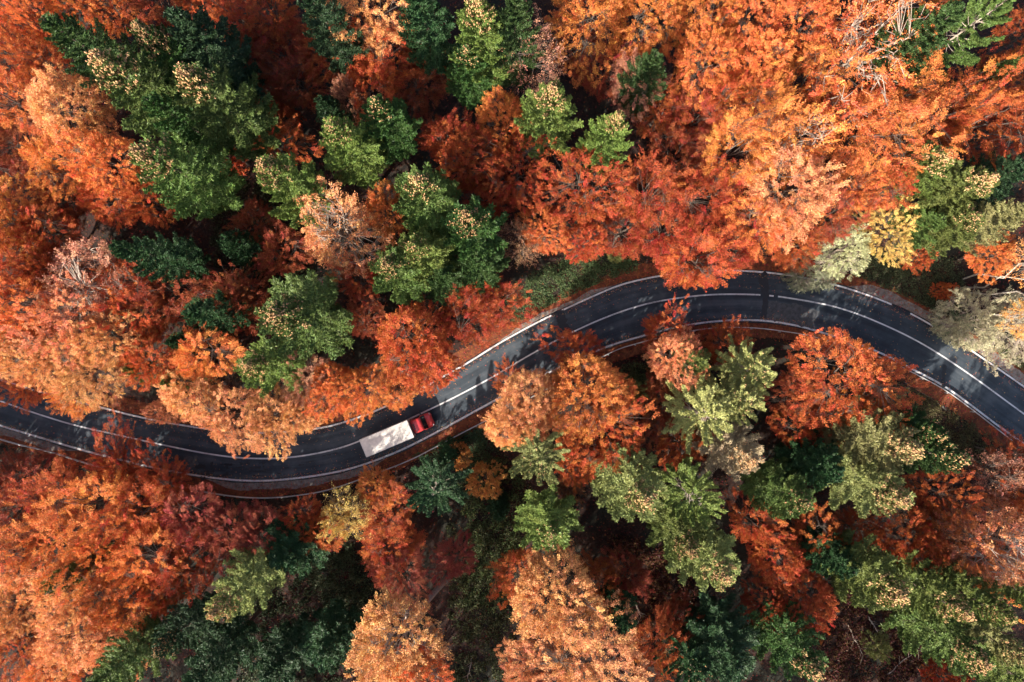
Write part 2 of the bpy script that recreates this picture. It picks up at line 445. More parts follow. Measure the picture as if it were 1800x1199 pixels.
# low retaining wall on the bank below the right bend
M_CONC = plain("weathered_concrete", (.26, .25, .22), .9, wear=.5, scale=3)
wl = px2w([(1540,640),(1578,662),(1610,682),(1645,703),(1668,722)])
wl = smooth_line(wl, .5)
wz = -.15
t = unit(np.gradient(wl, axis=0)); nn = np.stack([-t[:, 1], t[:, 0]], -1); rows = []
for a, z in [(.16, -3), (.16, wz), (-.16, wz), (-.16, -3)]: rows.append(np.c_[wl + nn * a, np.full(len(wl), z)])
vs = np.stack(rows, 1); R = 4; i, j = np.meshgrid(np.arange(len(wl) - 1), np.arange(R), indexing='ij')
f = np.stack([i * R + j, i * R + (j + 1) % R, (i + 1) * R + (j + 1) % R, (i + 1) * R + j], -1).reshape(-1, 4)
tag(link("retaining_wall", mesh_np("retaining_wall", vs.reshape(-1, 3), f, M_CONC)), "low concrete retaining wall below the guardrail at the right bend", "wall")

# ------------------------------------------------------------------ tree makers (each makes shared meshes once; every tree is its own object)
def leaf_quads(C, A, Nn, l, w):
    """diamond leaves: centre, axis, normal, half length, half width"""
    A = unit(A); B = unit(np.cross(Nn, A)); Nn = unit(np.cross(A, B))
    l = np.asarray(l)[:, None]; w = np.asarray(w)[:, None]
    v = np.stack([C - A * l, C + B * w + Nn * w * .25, C + A * l, C - B * w + Nn * w * .25], 1)
    f = np.arange(len(C) * 4).reshape(-1, 4)
    return v.reshape(-1, 3), f

def bezier(a, c, b, n):
    t = np.linspace(0, 1, n)[:, None]
    return (1 - t) ** 2 * a + 2 * t * (1 - t) * c + t ** 2 * b

def broadleaf(name, seed, H=18., R=5., base=.32, fronds=330, per=85, L=(1.0, 1.9), leaf=.105, flat=.09, limbs=8, lobes=7, lobe_amp=.28,
              bare_top=0.0, bark=None, limb_r=.13, trunk_r=.24, droop=.16, twig_r=.014, outward=1.0, fill=.22, bend=0.0):
    r = np.random.default_rng(seed)
    zb = H * base; zc = zb + (H - zb) * .42; rz_up = H - zc; rz_dn = zc - zb
    ld = unit(r.normal(0, 1, (lobes, 3)) + np.array([0, 0, .35])); la = r.uniform(.4, 1, lobes) * lobe_amp; lw = r.uniform(6, 14, lobes)
    def env(d):
        k = 1 - lobe_amp * .45
        return k + (la[None] * np.exp(-lw[None] * (1 - d @ ld.T))).sum(1) * 1.5
    # limbs
    wood = Geo()
    tp = np.array([[0, 0, -0.6], [r.normal(0, bend * .6), r.normal(0, bend * .6), zb * .33], [r.normal(0, bend), r.normal(0, bend), zb * .66], [r.normal(0, .12), r.normal(0, .12), zb], [r.normal(0, .3), r.normal(0, .3), zc], [r.normal(0, .5), r.normal(0, .5), zc + rz_up * .55]])
    wood.tube(tp, [trunk_r * 1.5, trunk_r * 1.05, trunk_r * .97, trunk_r * .9, trunk_r * .6, trunk_r * .2], 8)
    lp, lt = [], []
    for k in range(limbs):
        az = 2 * np.pi * (k + r.uniform(-.3, .3)) / limbs; el = r.uniform(.15, 1.15)
        d = np.array([[math.cos(az) * math.cos(el), math.sin(az) * math.cos(el), math.sin(el)]])
        e = env(d)[0] * .78
        end = np.array([d[0, 0] * R * e, d[0, 1] * R * e, zc + d[0, 2] * rz_up * e])
        st = np.array([0, 0, zb + r.uniform(-.05, .35) * (zc - zb)])
        ctl = st + (end - st) * .45 + np.array([0, 0, r.uniform(.05, .3) * rz_up])
        pth = bezier(st, ctl, end, 12); pth[1:-1] += r.normal(0, .10, (10, 3))
        wood.tube(pth, np.linspace(limb_r, limb_r * .22, 12), 5)
        lp.append(pth[3:]); lt.append(np.gradient(pth, axis=0)[3:])
        for q in range(2):                                      # forks
            i0 = r.integers(4, 9); dd = unit(lt[-1][i0 - 3] * 1.0 + r.normal(0, .35, 3)); le = R * r.uniform(.28, .5)
            e2 = pth[i0] + dd * le + np.array([0, 0, le * .25]); p2 = bezier(pth[i0], pth[i0] + dd * le * .5, e2, 8); p2[1:-1] += r.normal(0, .05, (6, 3))
            wood.tube(p2, np.linspace(limb_r * .5, limb_r * .16, 8), 4)
            lp.append(p2[1:]); lt.append(np.gradient(p2, axis=0)[1:])
    LP = np.concatenate(lp); LT = unit(np.concatenate(lt))
    # frond ends through the outer crown
    n = fronds
    d = unit(np.c_[r.normal(0, 1, (n * 3, 2)), r.normal(.25, 1, n * 3)])
    d = d[d[:, 2] > -.45][:n]
    n = len(d)
    fr = np.where(r.random(n) < fill, r.uniform(.45, .8, n), r.uniform(.78, 1.02, n)) * env(d)
    P = np.c_[d[:, 0] * R * fr, d[:, 1] * R * fr, zc + d[:, 2] * fr * np.where(d[:, 2] > 0, rz_up, rz_dn)]
    ax = unit(d * np.array([1, 1, .8]) * outward + np.array([0, 0, .30]) + r.normal(0, .38, (n, 3)))
    Ls = r.uniform(*L, n)
    P0 = P - ax * Ls[:, None] * .6
    # twigs to the limbs
    for k in range(n):
        j = ((LP - P0[k]) ** 2).sum(1).argmin(); a = LP[j]
        c = a + (P0[k] - a) * .5 + LT[j] * .2
        wood.tube(np.vstack([bezier(a, c, P0[k], 4), P0[k] + ax[k] * Ls[k] * .75]), [twig_r * 1.5, twig_r * 1.3, twig_r, twig_r * .8, twig_r * .3], 3)
    # leaves on flat sprays
    top = np.clip(d[:, 2], 0, 1) ** 1.5 * np.clip(1 - np.hypot(P[:, 0], P[:, 1]) / (R * .75), 0, 1)
    cnt = np.maximum(4, (per * r.uniform(.6, 1.35, n) * (1 - bare_top * np.minimum(1, top * 3)))).astype(int)
    idx = np.repeat(np.arange(n), cnt); m = len(idx)
    s = r.beta(1.25, 1.3, m); side = r.normal(0, .5, m).clip(-1.3, 1.3)
    hz = unit(np.cross(ax, np.array([0, 0, 1.0])) + r.normal(0, .25, (n, 3))); up = unit(np.cross(hz, ax))
    w = (.37 * (1 - s) ** .7 * (s + .22) / .6)
    fork = np.sign(side) * np.abs(side)
    Cc = P0[idx] + ax[idx] * ((s + .12 * np.abs(fork)) * Ls[idx])[:, None] + hz[idx] * (fork * w * Ls[idx])[:, None] + up[idx] * (r.normal(0, flat, m) - droop * Ls[idx] * s ** 2)[:, None]
    ad = unit(ax[idx] + hz[idx] * fork[:, None] * .9 + r.normal(0, .45, (m, 3)))
    nn = unit(up[idx] + r.normal(0, .55, (m, 3)))
    lf = leaf * r.uniform(.7, 1.35, m)
    v, f = leaf_quads(Cc, ad, nn, lf, lf * .62)
    fv = r.normal(0, .16, n)
    var = (.5 + fv[idx] + r.normal(0, .16, m)).clip(0.02, .98)
    return dict(H=H, R=R, zc=zc,
                trunk=wood.mesh(name + "_trunk", bark or M_BARK, smooth=True),
                crown=mesh_np(name + "_crown", v, f, M_LEAF, var=var))

def conifer(name, seed, H=24., R=4.0, base=.18, whorl=.50, per_whorl=7, twig=.42, arm_w=1.0, taper=.85, blunt=1.35, quad=(.17, .05), step=.20, per_twig=7,
            cones=0, up_tip=.25, droop=.35, bark=None, axis_r=.035, top_el=.75, bare=.16, tipw=.36):
    r = np.random.default_rng(seed)
    wood = Geo(); lean = r.normal(0, .12, 2)
    zt = np.linspace(0, H, 9)
    tp = np.c_[lean[0] * (zt / H) ** 2 * 2, lean[1] * (zt / H) ** 2 * 2, zt]; tp[0, 2] = -.6
    wood.tube(tp, np.interp(zt, [0, H], [.30, .03]), 7)
    Cs, As, Ns, var = [], [], [], []; tips = []
    z = H * base
    while z < H - .15:
        t = (z - H * base) / (H - H * base)
        rad = R * ((1 - t ** blunt) ** taper) * (0.6 + .4 * min(1, t / .2)) + .12
        npw = max(4, int(round(per_whorl * (1 if t < .8 else .8))))
        a0 = r.uniform(0, 6.28)
        for k in range(npw):
            az = a0 + 2 * np.pi * k / npw + r.normal(0, .18)
            ln = rad * r.uniform(.72, 1.12)
            el = -droop + (top_el + droop) * t ** 1.3 + r.normal(0, .08)
            zz = z + r.uniform(-.25, .25)
            n = max(5, int(ln / .22)); s = np.linspace(0, 1, n)
            c0 = np.array([np.interp(zz, zt, tp[:, 0]), np.interp(zz, zt, tp[:, 1]), zz])
            dirh = np.array([math.cos(az), math.sin(az), 0.0])
            bend = r.normal(0, .12)
            perp = np.array([-dirh[1], dirh[0], 0])
            pth = c0 + dirh * (s * ln * math.cos(el))[:, None] + np.array([0, 0, 1.0]) * (s * ln * math.sin(el) + up_tip * ln * s ** 2.2 - .10 * ln * np.sin(np.pi * s))[:, None] + perp * (bend * ln * s ** 2)[:, None]
            wood.tube(pth[::max(1, n // 5)] if n > 9 else pth, np.linspace(axis_r * (.5 + ln / R * .5), .008, len(pth[::max(1, n // 5)] if n > 9 else pth)), 3)
            tips.append((pth[-1], t, pth[-2]))
            tg = unit(np.gradient(pth, axis=0))
            # side twigs, alternating, forward-swept
            ns = max(3, int(ln / step)); ss = np.linspace(bare, 1, ns)
            bp = np.stack([np.interp(ss, s, pth[:, q]) for q in range(3)], -1); bt = np.stack([np.interp(ss, s, tg[:, q]) for q in range(3)], -1)
            hz = unit(np.cross(bt, np.array([0, 0, 1.0]))); upv = unit(np.cross(hz, bt))
            for sg in (-1, 1):
                tl = twig * ln ** .75 * arm_w * (1.02 - ss) ** tipw * np.minimum(1, ss / .35 + .2) * r.uniform(.7, 1.25, ns) + .10
                td = unit(bt * r.uniform(.6, 1.0, (ns, 1)) + sg * hz * .85 + upv * r.normal(-.02, .16, (ns, 1)))
                u = r.uniform(.05, 1.02, (ns, per_twig))
                c = bp[:, None] + td[:, None] * (u * tl[:, None])[..., None] + r.normal(0, .045, (ns, per_twig, 3)) - np.array([0, 0, 1.0]) * (.12 * tl[:, None] * u ** 2)[..., None]
                a = unit(td[:, None] + r.normal(0, .45, (ns, per_twig, 3)))
                nrm = unit(upv[:, None] + r.normal(0, .6, (ns, per_twig, 3)))
                Cs.append(c.reshape(-1, 3)); As.append(a.reshape(-1, 3)); Ns.append(nrm.reshape(-1, 3))
                bv = .5 + r.normal(0, .10)
                var.append((bv + .12 * (u.reshape(-1) - .5) + r.normal(0, .14, ns * per_twig)).clip(.02, .98))
        z += whorl * r.uniform(.8, 1.2) * (1.0 if t < .7 else .75)
    C, A, Nn = np.concatenate(Cs), np.concatenate(As), np.concatenate(Ns); m = len(C)
    l = quad[0] * r.uniform(.7, 1.3, m); w = quad[1] * r.uniform(.8, 1.3, m)
    v, f = leaf_quads(C, A, Nn, l, w)
    d = dict(H=H, R=R, trunk=wood.mesh(name + "_trunk", bark or M_CBARK, smooth=True),
             crown=mesh_np(name + "_crown", v, f, M_NEEDLE, var=np.concatenate(var)))
    d["tris"] = len(f) * 2
    if cones:
        tt = [q for q in tips if q[1] > .68]; cv, cf, cvar = [], [], []; k = 0
        for _ in range(cones):
            tip, t, prev = tt[r.integers(len(tt))]
            p = prev + (tip - prev) * r.uniform(-2.5, 1.0) + r.normal(0, .13, 3) + np.array([0, 0, .16])
            h = r.uniform(.09, .15); q = r.uniform(.045, .075)
            ang = np.arange(4) * np.pi / 2 + r.uniform(0, 1.5)
            tiltv = r.normal(0, .03, 2)
            lo = np.c_[np.cos(ang) * q * .6, np.sin(ang) * q * .6, np.full(4, -h)]; mid = np.c_[np.cos(ang) * q, np.sin(ang) * q, np.zeros(4)]
            hi = np.c_[np.cos(ang) * q * .45 + tiltv[0], np.sin(ang) * q * .45 + tiltv[1], np.full(4, h)]
            cv.append(np.vstack([lo, mid, hi]) + p)
            for a_ in range(4):
                b_ = (a_ + 1) % 4; cf += [(k + a_, k + b_, k + 4 + b_, k + 4 + a_), (k + 4 + a_, k + 4 + b_, k + 8 + b_, k + 8 + a_)]
            cf.append((k + 8, k + 9, k + 10, k + 11)); cvar += [r.random()] * 9; k += 12
        d["cones"] = mesh_np(name + "_cones", np.concatenate(cv), np.array(cf), M_CONE, var=cvar)
    return d

M_BIRCH = plain("birch_bark", (.60, .52, .42), .8, wear=.45, scale=4)
BL = {
 # dense rounded crowns with a fine surface
 'dense': [broadleaf("dense_%d" % k, 100 + k, fronds=520, per=120, L=(.8, 1.45), leaf=.068, lobes=9, lobe_amp=.38, flat=.11, limb_r=.11) for k in range(4)],
 # feathery crowns of long sprays with dark gaps
 'feather': [broadleaf("feather_%d" % k, 200 + k, fronds=300, per=165, L=(1.2, 2.3), leaf=.073, lobes=11, lobe_amp=.5, flat=.07, outward=1.25) for k in range(4)],
 # open crowns showing pale limbs
 'bare': [broadleaf("bare_%d" % k, 300 + k, fronds=400, per=85, L=(1.0, 1.9), leaf=.09, bare_top=.8, bark=M_PALE, limbs=11, limb_r=.17, twig_r=.032, lobes=8, fill=.2) for k in range(2)],
 # nearly leafless
 'sparse': [broadleaf("sparse_%d" % k, 400 + k, fronds=300, per=24, L=(1.0, 1.7), leaf=.08, limbs=10, twig_r=.026, fill=.5, flat=.2) for k in range(2)],
 # small-leaved grey-green willow
 'willow': [broadleaf("willow_%d" % k, 500 + k, H=11, R=5, base=.12, fronds=480, per=60, L=(.7, 1.2), leaf=.075, lobes=8, lobe_amp=.3, flat=.16, droop=.3, twig_r=.018, bark=M_PALE, limb_r=.08) for k in range(2)],
 # shrubs and saplings
 'bush': [broadleaf("bush_%d" % k, 600 + k, H=10, R=5, base=.10, fronds=260, per=60, L=(.9, 1.7), leaf=.14, lobes=8, lobe_amp=.4, flat=.16, limb_r=.09, trunk_r=.15) for k in range(2)],
 # high crown on a long clear trunk
 'high': [broadleaf("high_%d" % k, 700 + k, H=20, R=5, base=.55, fronds=460, per=100, L=(.9, 1.7), leaf=.085, lobes=9, lobe_amp=.34, bark=M_PALE, trunk_r=.36, limb_r=.2, flat=.1) for k in range(2)],
 # slim birches with little foliage
 'birch': [broadleaf("birch_%d" % k, 800 + k, H=15, R=4, base=.60, fronds=240, per=26, L=(.8, 1.5), leaf=.085, bark=M_BIRCH, trunk_r=.12, limb_r=.06, bend=.9, limbs=7, flat=.15) for k in range(2)],
}
CF = {
 'fir': [conifer("fir_%d" % k, 900 + k, cones=c, R=4.3, base=.36, whorl=1.05, per_whorl=7, up_tip=.36, twig=.29, per_twig=10, step=.15) for k, c in enumerate((900, 900, 900, 320, 320, 0))],
 'dark': [conifer("dark_%d" % k, 950 + k, R=4.1, base=.34, whorl=1.05, per_whorl=7, droop=.4, up_tip=.32, twig=.28, per_twig=10, step=.15) for k in range(2)],
 'star': [conifer("star_%d" % k, 970 + k, R=4.4, H=20, base=.42, whorl=1.15, per_whorl=7, twig=.15, quad=(.14, .05), per_twig=9, step=.10, droop=.22, up_tip=.22, bark=M_PALE, axis_r=.055, tipw=.5, taper=.7, blunt=1.8, bare=b, cones=c) for k, (c, b) in enumerate(((0, .34), (80, .16)))],
 'young': [conifer("young_%d" % k, 990 + k, H=10, R=2.6, base=.10, whorl=.48, per_whorl=7, up_tip=.3) for k in range(2)],
}
COLS = dict(
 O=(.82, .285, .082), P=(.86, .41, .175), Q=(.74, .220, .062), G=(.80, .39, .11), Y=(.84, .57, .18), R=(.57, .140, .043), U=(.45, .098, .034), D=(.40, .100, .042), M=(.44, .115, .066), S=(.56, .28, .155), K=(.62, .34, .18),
 W=(.64, .59, .36), w=(.28, .31, .18), B=(.24, .27, .08), Z=(.37, .36, .13),  # w: duller W, the shade on the willow's lower part put into the colour
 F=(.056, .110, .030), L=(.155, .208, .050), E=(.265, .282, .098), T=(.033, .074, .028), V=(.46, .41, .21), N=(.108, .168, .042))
CONE_COL = (.60, .36, .17)
uses = {}
def place(px, py, z_of, base_px=None):
    """ground position below an image point whose height over the ground is z_of"""
    x, y = px2w((px, py))
    for _ in range(6):
        z = gz(x, y) + z_of
        x, y = px2w((px, py), z)
    return x, y
def tree(kind, px, py, r, h, c, label, cones=None, base=None):
    conif = kind in CF
    h = h * (1.10 if conif else .92)
    lst = (CF if conif else BL)[kind]
    k = uses.get(kind, 0); uses[kind] = k + 1
    if conif and cones is not None and kind == 'fir': V = lst[{2: k % 3, 1: 3 + k % 2, 0: 5}[cones]]
    else: V = lst[k % len(lst)]
    rnd = random.Random(hash((kind, px, py)) if False else int(px * 7919 + py * 104729 + len(kind)))
    sz = h / V["H"]
    zc = h if conif else V["zc"] * sz
    x, y = place(px, py, zc)
    k_px = F_PX / (CAM_H - gz(x, y) - (h * .4 if conif else zc))
    sx = r / k_px / V["R"]
    target = Vector((x, y, gz(x, y) + zc))
    if base is not None:
        bx, by = px2w(base); 
        for _ in range(4): bx, by = px2w(base, gz(bx, by))
        x, y = bx, by
    d = road_dist([[x, y]])[0]
    lim = 5.3 if d > 0 else 6.3
    if abs(d) < lim:                                         # no trunk on the road: step back and lean over it
        kk = ((CL - np.array([x, y])) ** 2).sum(1).argmin()
        q = CL[kk] + CN[kk] * (lim if d > 0 else -lim); x, y = q
    b = Vector((x, y, gz(x, y)))
    axis_v = (target - b)
    if conif: axis_v = axis_v.normalized() if axis_v.length > 0 else Vector((0, 0, 1))
    tilt = Vector((0, 0, 1)).rotation_difference(axis_v.normalized())
    ln = axis_v.length if not conif else None
    root = bpy.data.objects.new(KIND_NAME[kind], None); col.objects.link(root)
    root.empty_display_size = .5
    root.location = b
    root.rotation_euler = (tilt @ Quaternion((0, 0, 1), rnd.uniform(0, 6.283))).to_euler()
    root.scale = (sx * rnd.uniform(.94, 1.06), sx * rnd.uniform(.94, 1.06), sz)
    tag(root, label, KIND_CAT[kind], KIND_GROUP[kind])
    link("trunk", V["trunk"], root)
    cr = link("crown", V["crown"], root)
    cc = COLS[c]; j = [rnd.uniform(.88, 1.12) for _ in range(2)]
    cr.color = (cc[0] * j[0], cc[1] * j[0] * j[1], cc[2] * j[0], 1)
    if conif and "cones" in V and cones != 0:
        co = link("cones", V["cones"], root); co["kind"] = "stuff"
        q = rnd.uniform(.85, 1.2); co.color = (CONE_COL[0] * q, CONE_COL[1] * q, CONE_COL[2] * q, 1)
    return root
KIND_NAME = dict(dense="broadleaf_tree", feather="broadleaf_tree", bare="broadleaf_tree", sparse="broadleaf_tree", willow="willow_tree", bush="shrub", high="broadleaf_tree", birch="birch_tree", fir="fir_tree", dark="fir_tree", star="spruce_tree", young="young_fir_tree")
KIND_CAT = dict(dense="autumn tree", feather="autumn tree", bare="autumn tree", sparse="autumn tree", willow="willow", bush="shrub", high="autumn tree", birch="birch", fir="conifer", dark="conifer", star="conifer", young="conifer")
KIND_GROUP = dict(dense="autumn broadleaf trees", feather="autumn broadleaf trees", bare="autumn broadleaf trees", sparse="autumn broadleaf trees", willow="willows beside the road", bush="shrubs in the forest", high="autumn broadleaf trees", birch="birches at the right edge", fir="conifers in the forest", dark="conifers in the forest", star="conifers in the forest", young="conifers in the forest")

# ------------------------------------------------------------------ every tree: kind, x, y (crown centre; tip for conifers), radius, height, colour, label
TREES = [
 # --- top left
 ('dense', 40, 22, 58, 19, 'O', "bright orange crown filling the top left corner"),
 ('feather', 28, 108, 46, 15, 'R', "rust tree at the left edge just below the top left corner crown"),
 ('dense', 88, 55, 30, 20, 'O', "narrow orange crown left of the topmost fir in the upper left cluster"),
 ('feather', 90, 125, 42, 16, 'O', "orange tree squeezed between the left edge and the upper left fir cluster"),
 ('feather', 30, 178, 48, 17, 'O', "orange tree at the left edge beside the large peach crown"),
 ('dense', 150, 8, 42, 18, 'O', "orange crown on the top edge above the topmost left fir"),
 ('feather', 205, 22, 44, 16, 'R', "red orange tree on the top edge between two dark firs"),
 ('feather', 290, 6, 48, 14, 'D', "deep rust tree on the top edge above the shaded fir"),
 ('feather', 365, 28, 50, 11, 'R', "rust tree on the top edge right of the shaded fir"),
 ('feather', 425, 35, 48, 12, 'R', "feathery red tree second right of the shaded top fir"),
 ('feather', 430, 110, 50, 9, 'D', "dark rust tree right of the large fir cluster in upper left"),
 ('fir', 74, 28, 62, 23, 'F', "dark fir at the far upper left tip of the left fir cluster", 0),
 ('fir', 232, 44, 58, 24, 'F', "fir with tan cone tip at the top of the left fir cluster", 2),
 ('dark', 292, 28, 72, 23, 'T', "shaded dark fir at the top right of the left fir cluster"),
 ('fir', 166, 98, 78, 25, 'N', "large fir with brownish tip in the middle of the left fir cluster", 2),
 ('fir', 322, 132, 76, 25, 'N', "large lit fir with tan tip at the right of the left fir cluster", 2),
 ('fir', 243, 262, 74, 25, 'N', "large fir with tan tip at the bottom of the left fir cluster", 2),
 ('fir', 258, 168, 56, 23, 'F', "green fir in the heart of the left fir cluster", 0),
 ('dense', 140, 205, 74, 20, 'P', "big round peach orange crown left of the fir cluster"),
 ('dense', 205, 292, 56, 18, 'O', "orange crown just below the big round peach crown"),
 ('feather', 118, 290, 46, 15, 'O', "orange tree below left of the big round peach crown"),
 ('feather', 40, 252, 50, 9, 'D', "dark rust tree at the left edge below the peach crown"),
 ('feather', 42, 325, 50, 8, 'D', "shaded deep red tree at the left edge a third of the way down"),
 ('feather', 118, 345, 50, 8, 'D', "shaded deep red tree above the wide orange bank on the left"),
 ('feather', 195, 352, 46, 10, 'R', "rust tree between the peach crown and the shaded left fir"),
 ('feather', 272, 362, 38, 13, 'R', "small rust tree tucked under the bottom fir of the left cluster"),
 # --- top centre
 ('feather', 478, 25, 42, 15, 'R', "red tree on the top edge left of the hidden top firs"),
 ('dark', 540, -22, 55, 22, 'T', "dark fir cut by the top edge left of the peach crown"),
 ('dense', 655, 25, 74, 21, 'P', "broad peach crown on the top edge left of centre"),
 ('feather', 505, 95, 58, 10, 'D', "wide rust tree left of the broad peach top crown"),
 ('feather', 462, 165, 48, 9, 'D', "dark rust tree right of the lit left cluster fir"),
 ('feather', 590, 95, 52, 11, 'R', "rust tree just below left of the broad peach top crown"),
 ('feather', 680, 105, 56, 12, 'R', "rust orange tree just below the broad peach top crown"),
 ('feather', 742, 85, 46, 10, 'D', "dark rust tree right below the broad peach top crown"),
 ('feather', 655, 150, 48, 11, 'R', "red orange tree above the two small middle firs"),
 ('feather', 735, 150, 46, 10, 'D', "deep rust tree left of the dark pale tipped top centre fir"),
 ('feather', 530, 150, 42, 9, 'D', "dark red tree above the small bluish fir"),
 ('dark', 735, -22, 55, 22, 'T', "dark fir on the top edge right of the broad peach crown"),
 ('young', 562, 168, 36, 13, 'T', "small bluish green fir standing alone among rust trees"),
 ('dense', 617, 178, 30, 13, 'S', "small pinkish orange tree right of the small bluish fir"),
 ('bush', 506, 212, 26, 12, 'R', "small round rust tree below left of the small bluish fir"),
 ('feather', 500, 255, 38, 11, 'R', "red tree left of the bright green middle fir"),
 ('bush', 402, 285, 30, 10, 'R', "red sapling between the bottom left cluster fir and cream tipped fir"),
 ('fir', 658, 178, 56, 21, 'F', "dark green fir right of the small pinkish tree", 1),
 ('fir', 584, 222, 62, 22, 'L', "bright green fir with tan streak below the small bluish fir", 1),
 ('fir', 838, -2, 56, 24, 'L', "olive fir with cone tip on the top edge at centre", 2),
 ('dark', 905, -5, 56, 24, 'F', "dark fir on the top edge right of the olive centre fir"),
 ('fir', 822, 88, 52, 17, 'F', "dark fir with a pale tip left of the speckled bare tree", 1),
 ('sparse', 935, 112, 70, 20, 'K', "nearly leafless speckled brown tree near top centre"),
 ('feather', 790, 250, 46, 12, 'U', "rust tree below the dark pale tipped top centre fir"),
 ('dense', 882, 215, 52, 17, 'O', "orange tree left of the cream topped centre fir"),
 ('dense', 825, 285, 54, 16, 'R', "rust tree between the tan tipped middle firs and the centre fir"),
 ('dense', 908, 300, 54, 17, 'R', "rust orange tree directly below left of the cream topped centre fir"),
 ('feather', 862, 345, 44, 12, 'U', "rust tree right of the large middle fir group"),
 # --- top right of centre
 ('dense', 1035, 38, 70, 20, 'O', "glowing orange crown on the top edge right of the speckled tree"),
 ('dense', 1135, 30, 72, 20, 'O', "glowing orange crown on the top edge above the round green fir"),
 ('fir', 1155, 92, 48, 19, 'F', "round green fir surrounded by orange trees at upper centre right", 0),
 ('feather', 1010, 85, 42, 9, 'D', "deep red tree shaded below the glowing orange top crown"),
 ('feather', 1062, 125, 48, 10, 'D', "deep red tree left of the round green fir"),
 ('feather', 1112, 150, 46, 15, 'S', "pinkish orange feathery tree below left of the round green fir"),
 ('feather', 1160, 195, 46, 10, 'R', "rust tree right of the cream topped small fir"),
 ('fir', 970, 155, 64, 23, 'L', "large centre fir with a cream cone covered top", 2),
 ('fir', 1086, 205, 48, 22, 'L', "slim fir with cream cone top right of the large centre fir", 2),
 ('dense', 1232, 28, 60, 19, 'O', "orange crown on the top edge right of the green fir"),
 ('dense', 1312, 35, 60, 19, 'O', "orange crown on the top edge second right of the green fir"),
 ('dense', 1238, 105, 62, 19, 'O', "orange crown directly right of the round green fir"),
 ('dense', 1322, 118, 62, 19, 'O', "orange crown two places right of the round green fir"),
 ('feather', 1210, 215, 50, 10, 'D', "deep rust tree below the orange crowns near the round fir"),
 ('feather', 1182, 285, 50, 10, 'D', "deep rust tree right of the slim cream topped fir"),
 ('feather', 1272, 180, 44, 16, 'R', "rust tree below the orange crowns right of the round fir"),
 ('feather', 1330, 205, 54, 18, 'O', "orange feathery tree left of the bare branched pale tree"),
 ('feather', 1290, 262, 56, 18, 'O', "orange feathery tree above the bright hanging peach crown"),
 # --- top right
 ('bare', 1492, 105, 98, 22, 'O', "huge orange tree with pale bare limbs at upper right"),
 ('dense', 1398, 45, 58, 19, 'O', "orange crown on the top edge left of the huge bare limbed tree"),
 ('feather', 1405, 150, 56, 18, 'O', "orange tree directly left below the huge bare limbed tree"),
 ('dense', 1590, 40, 56, 20, 'O', "orange crown on the top edge left of the dark upper right firs"),
 ('feather', 1480, 225, 66, 18, 'O', "orange tree directly below the huge bare limbed tree"),
 ('bare', 1388, 250, 62, 19, 'O', "orange tree with a few pale limbs below left of the huge bare limbed tree"),
 ('feather', 1572, 170, 56, 18, 'O', "orange tree right below the huge bare limbed tree"),
 ('feather', 1560, 262, 60, 17, 'O', "orange tree left of the cone covered right firs"),
 ('feather', 1648, 210, 56, 17, 'R', "rust orange tree above the cone covered right firs"),
 ('feather', 1715, 215, 62, 17, 'R', "feathery rust tree with brown twigs above the tan topped right firs"),
 ('feather', 1780, 230, 48, 16, 'R', "rust tree at the right edge above the tan topped firs"),
 ('feather', 1755, 140, 44, 15, 'R', "red tree between the dark upper right firs and small edge fir"),
 ('feather', 1790, 62, 40, 15, 'R', "red tree at the right edge below the light spruce"),
 ('dark', 1700, 12, 66, 23, 'F', "dark fir on the top edge at upper right"),
 ('star', 1772, 2, 64, 23, 'N', "light boughed spruce in the top right corner"),
 ('young', 1798, 100, 30, 14, 'N', "small green fir cut by the right edge near the top"),
 ('fir', 1672, 270, 64, 16, 'L', "fir covered with tan cones left of its twin at the right", 2),
 ('fir', 1748, 312, 60, 16, 'L', "fir with tan cone cap near the right edge above the birches", 2),
 ('fir', 1722, 385, 56, 14, 'L', "yellow green fir below the two tan topped right firs", 1),
 ('fir', 1805, 372, 52, 16, 'E', "pale green fir cut by the right edge above the birches", 0),
 ('fir', 1655, 385, 44, 12, 'N', "green fir right of the yellow shrub", 0),
 ('dark', 1815, 292, 58, 17, 'T', "dark fir at the right edge beside the tan topped fir"),
 # --- left middle
 ('dense', 30, 385, 56, 16, 'O', "orange crown at the left edge above the wide orange bank"),
 ('feather', 92, 405, 46, 13, 'R', "rust tree left of the shaded fir with bare trunk"),
 ('feather', 30, 462, 56, 16, 'R', "red tree at the left edge halfway down"),
 ('dense', 98, 478, 50, 16, 'R', "red tree left of the pinkish bare twigged tree"),
 ('bare', 168, 492, 70, 17, 'S', "pinkish half bare tree below the shaded left fir"),
 ('bare', 238, 495, 48, 16, 'R', "rust tree with thin grey trunk right of the pinkish half bare tree"),
 ('feather', 308, 505, 46, 14, 'D', "dark rust tree above the two small dark green firs"),
 ('feather', 262, 555, 44, 15, 'R', "rust tree left of the small dark green fir pair"),
 ('dense', 52, 545, 60, 18, 'O', "orange crown at the left edge above the road"),
 ('dense', 138, 560, 62, 18, 'P', "wide orange crown below the pinkish half bare tree"),
 ('dense', 205, 590, 54, 17, 'P', "orange crown left of the small dark fir pair"),
 ('dense', 28, 615, 52, 17, 'P', "peach crown at the left edge close to the road"),
 ('dense', 100, 632, 54, 17, 'P', "peach crown beside the road second from the left edge"),
 ('dense', 165, 650, 50, 16, 'P', "orange crown beside the road third from the left edge"),
 ('feather', 55, 682, 32, 10, 'O', "small orange tree hanging over the road at far left"),
 ('feather', 140, 692, 36, 10, 'O', "small orange tree hanging over the upper road edge at left"),
 ('dense', 272, 632, 46, 15, 'R', "red orange tree above the pair of small bright firs by the road"),
 ('young', 218, 655, 30, 11, 'L', "small bright green fir by the road at left"),
 ('young', 290, 672, 28, 11, 'L', "small bright green fir right of its twin by the road"),
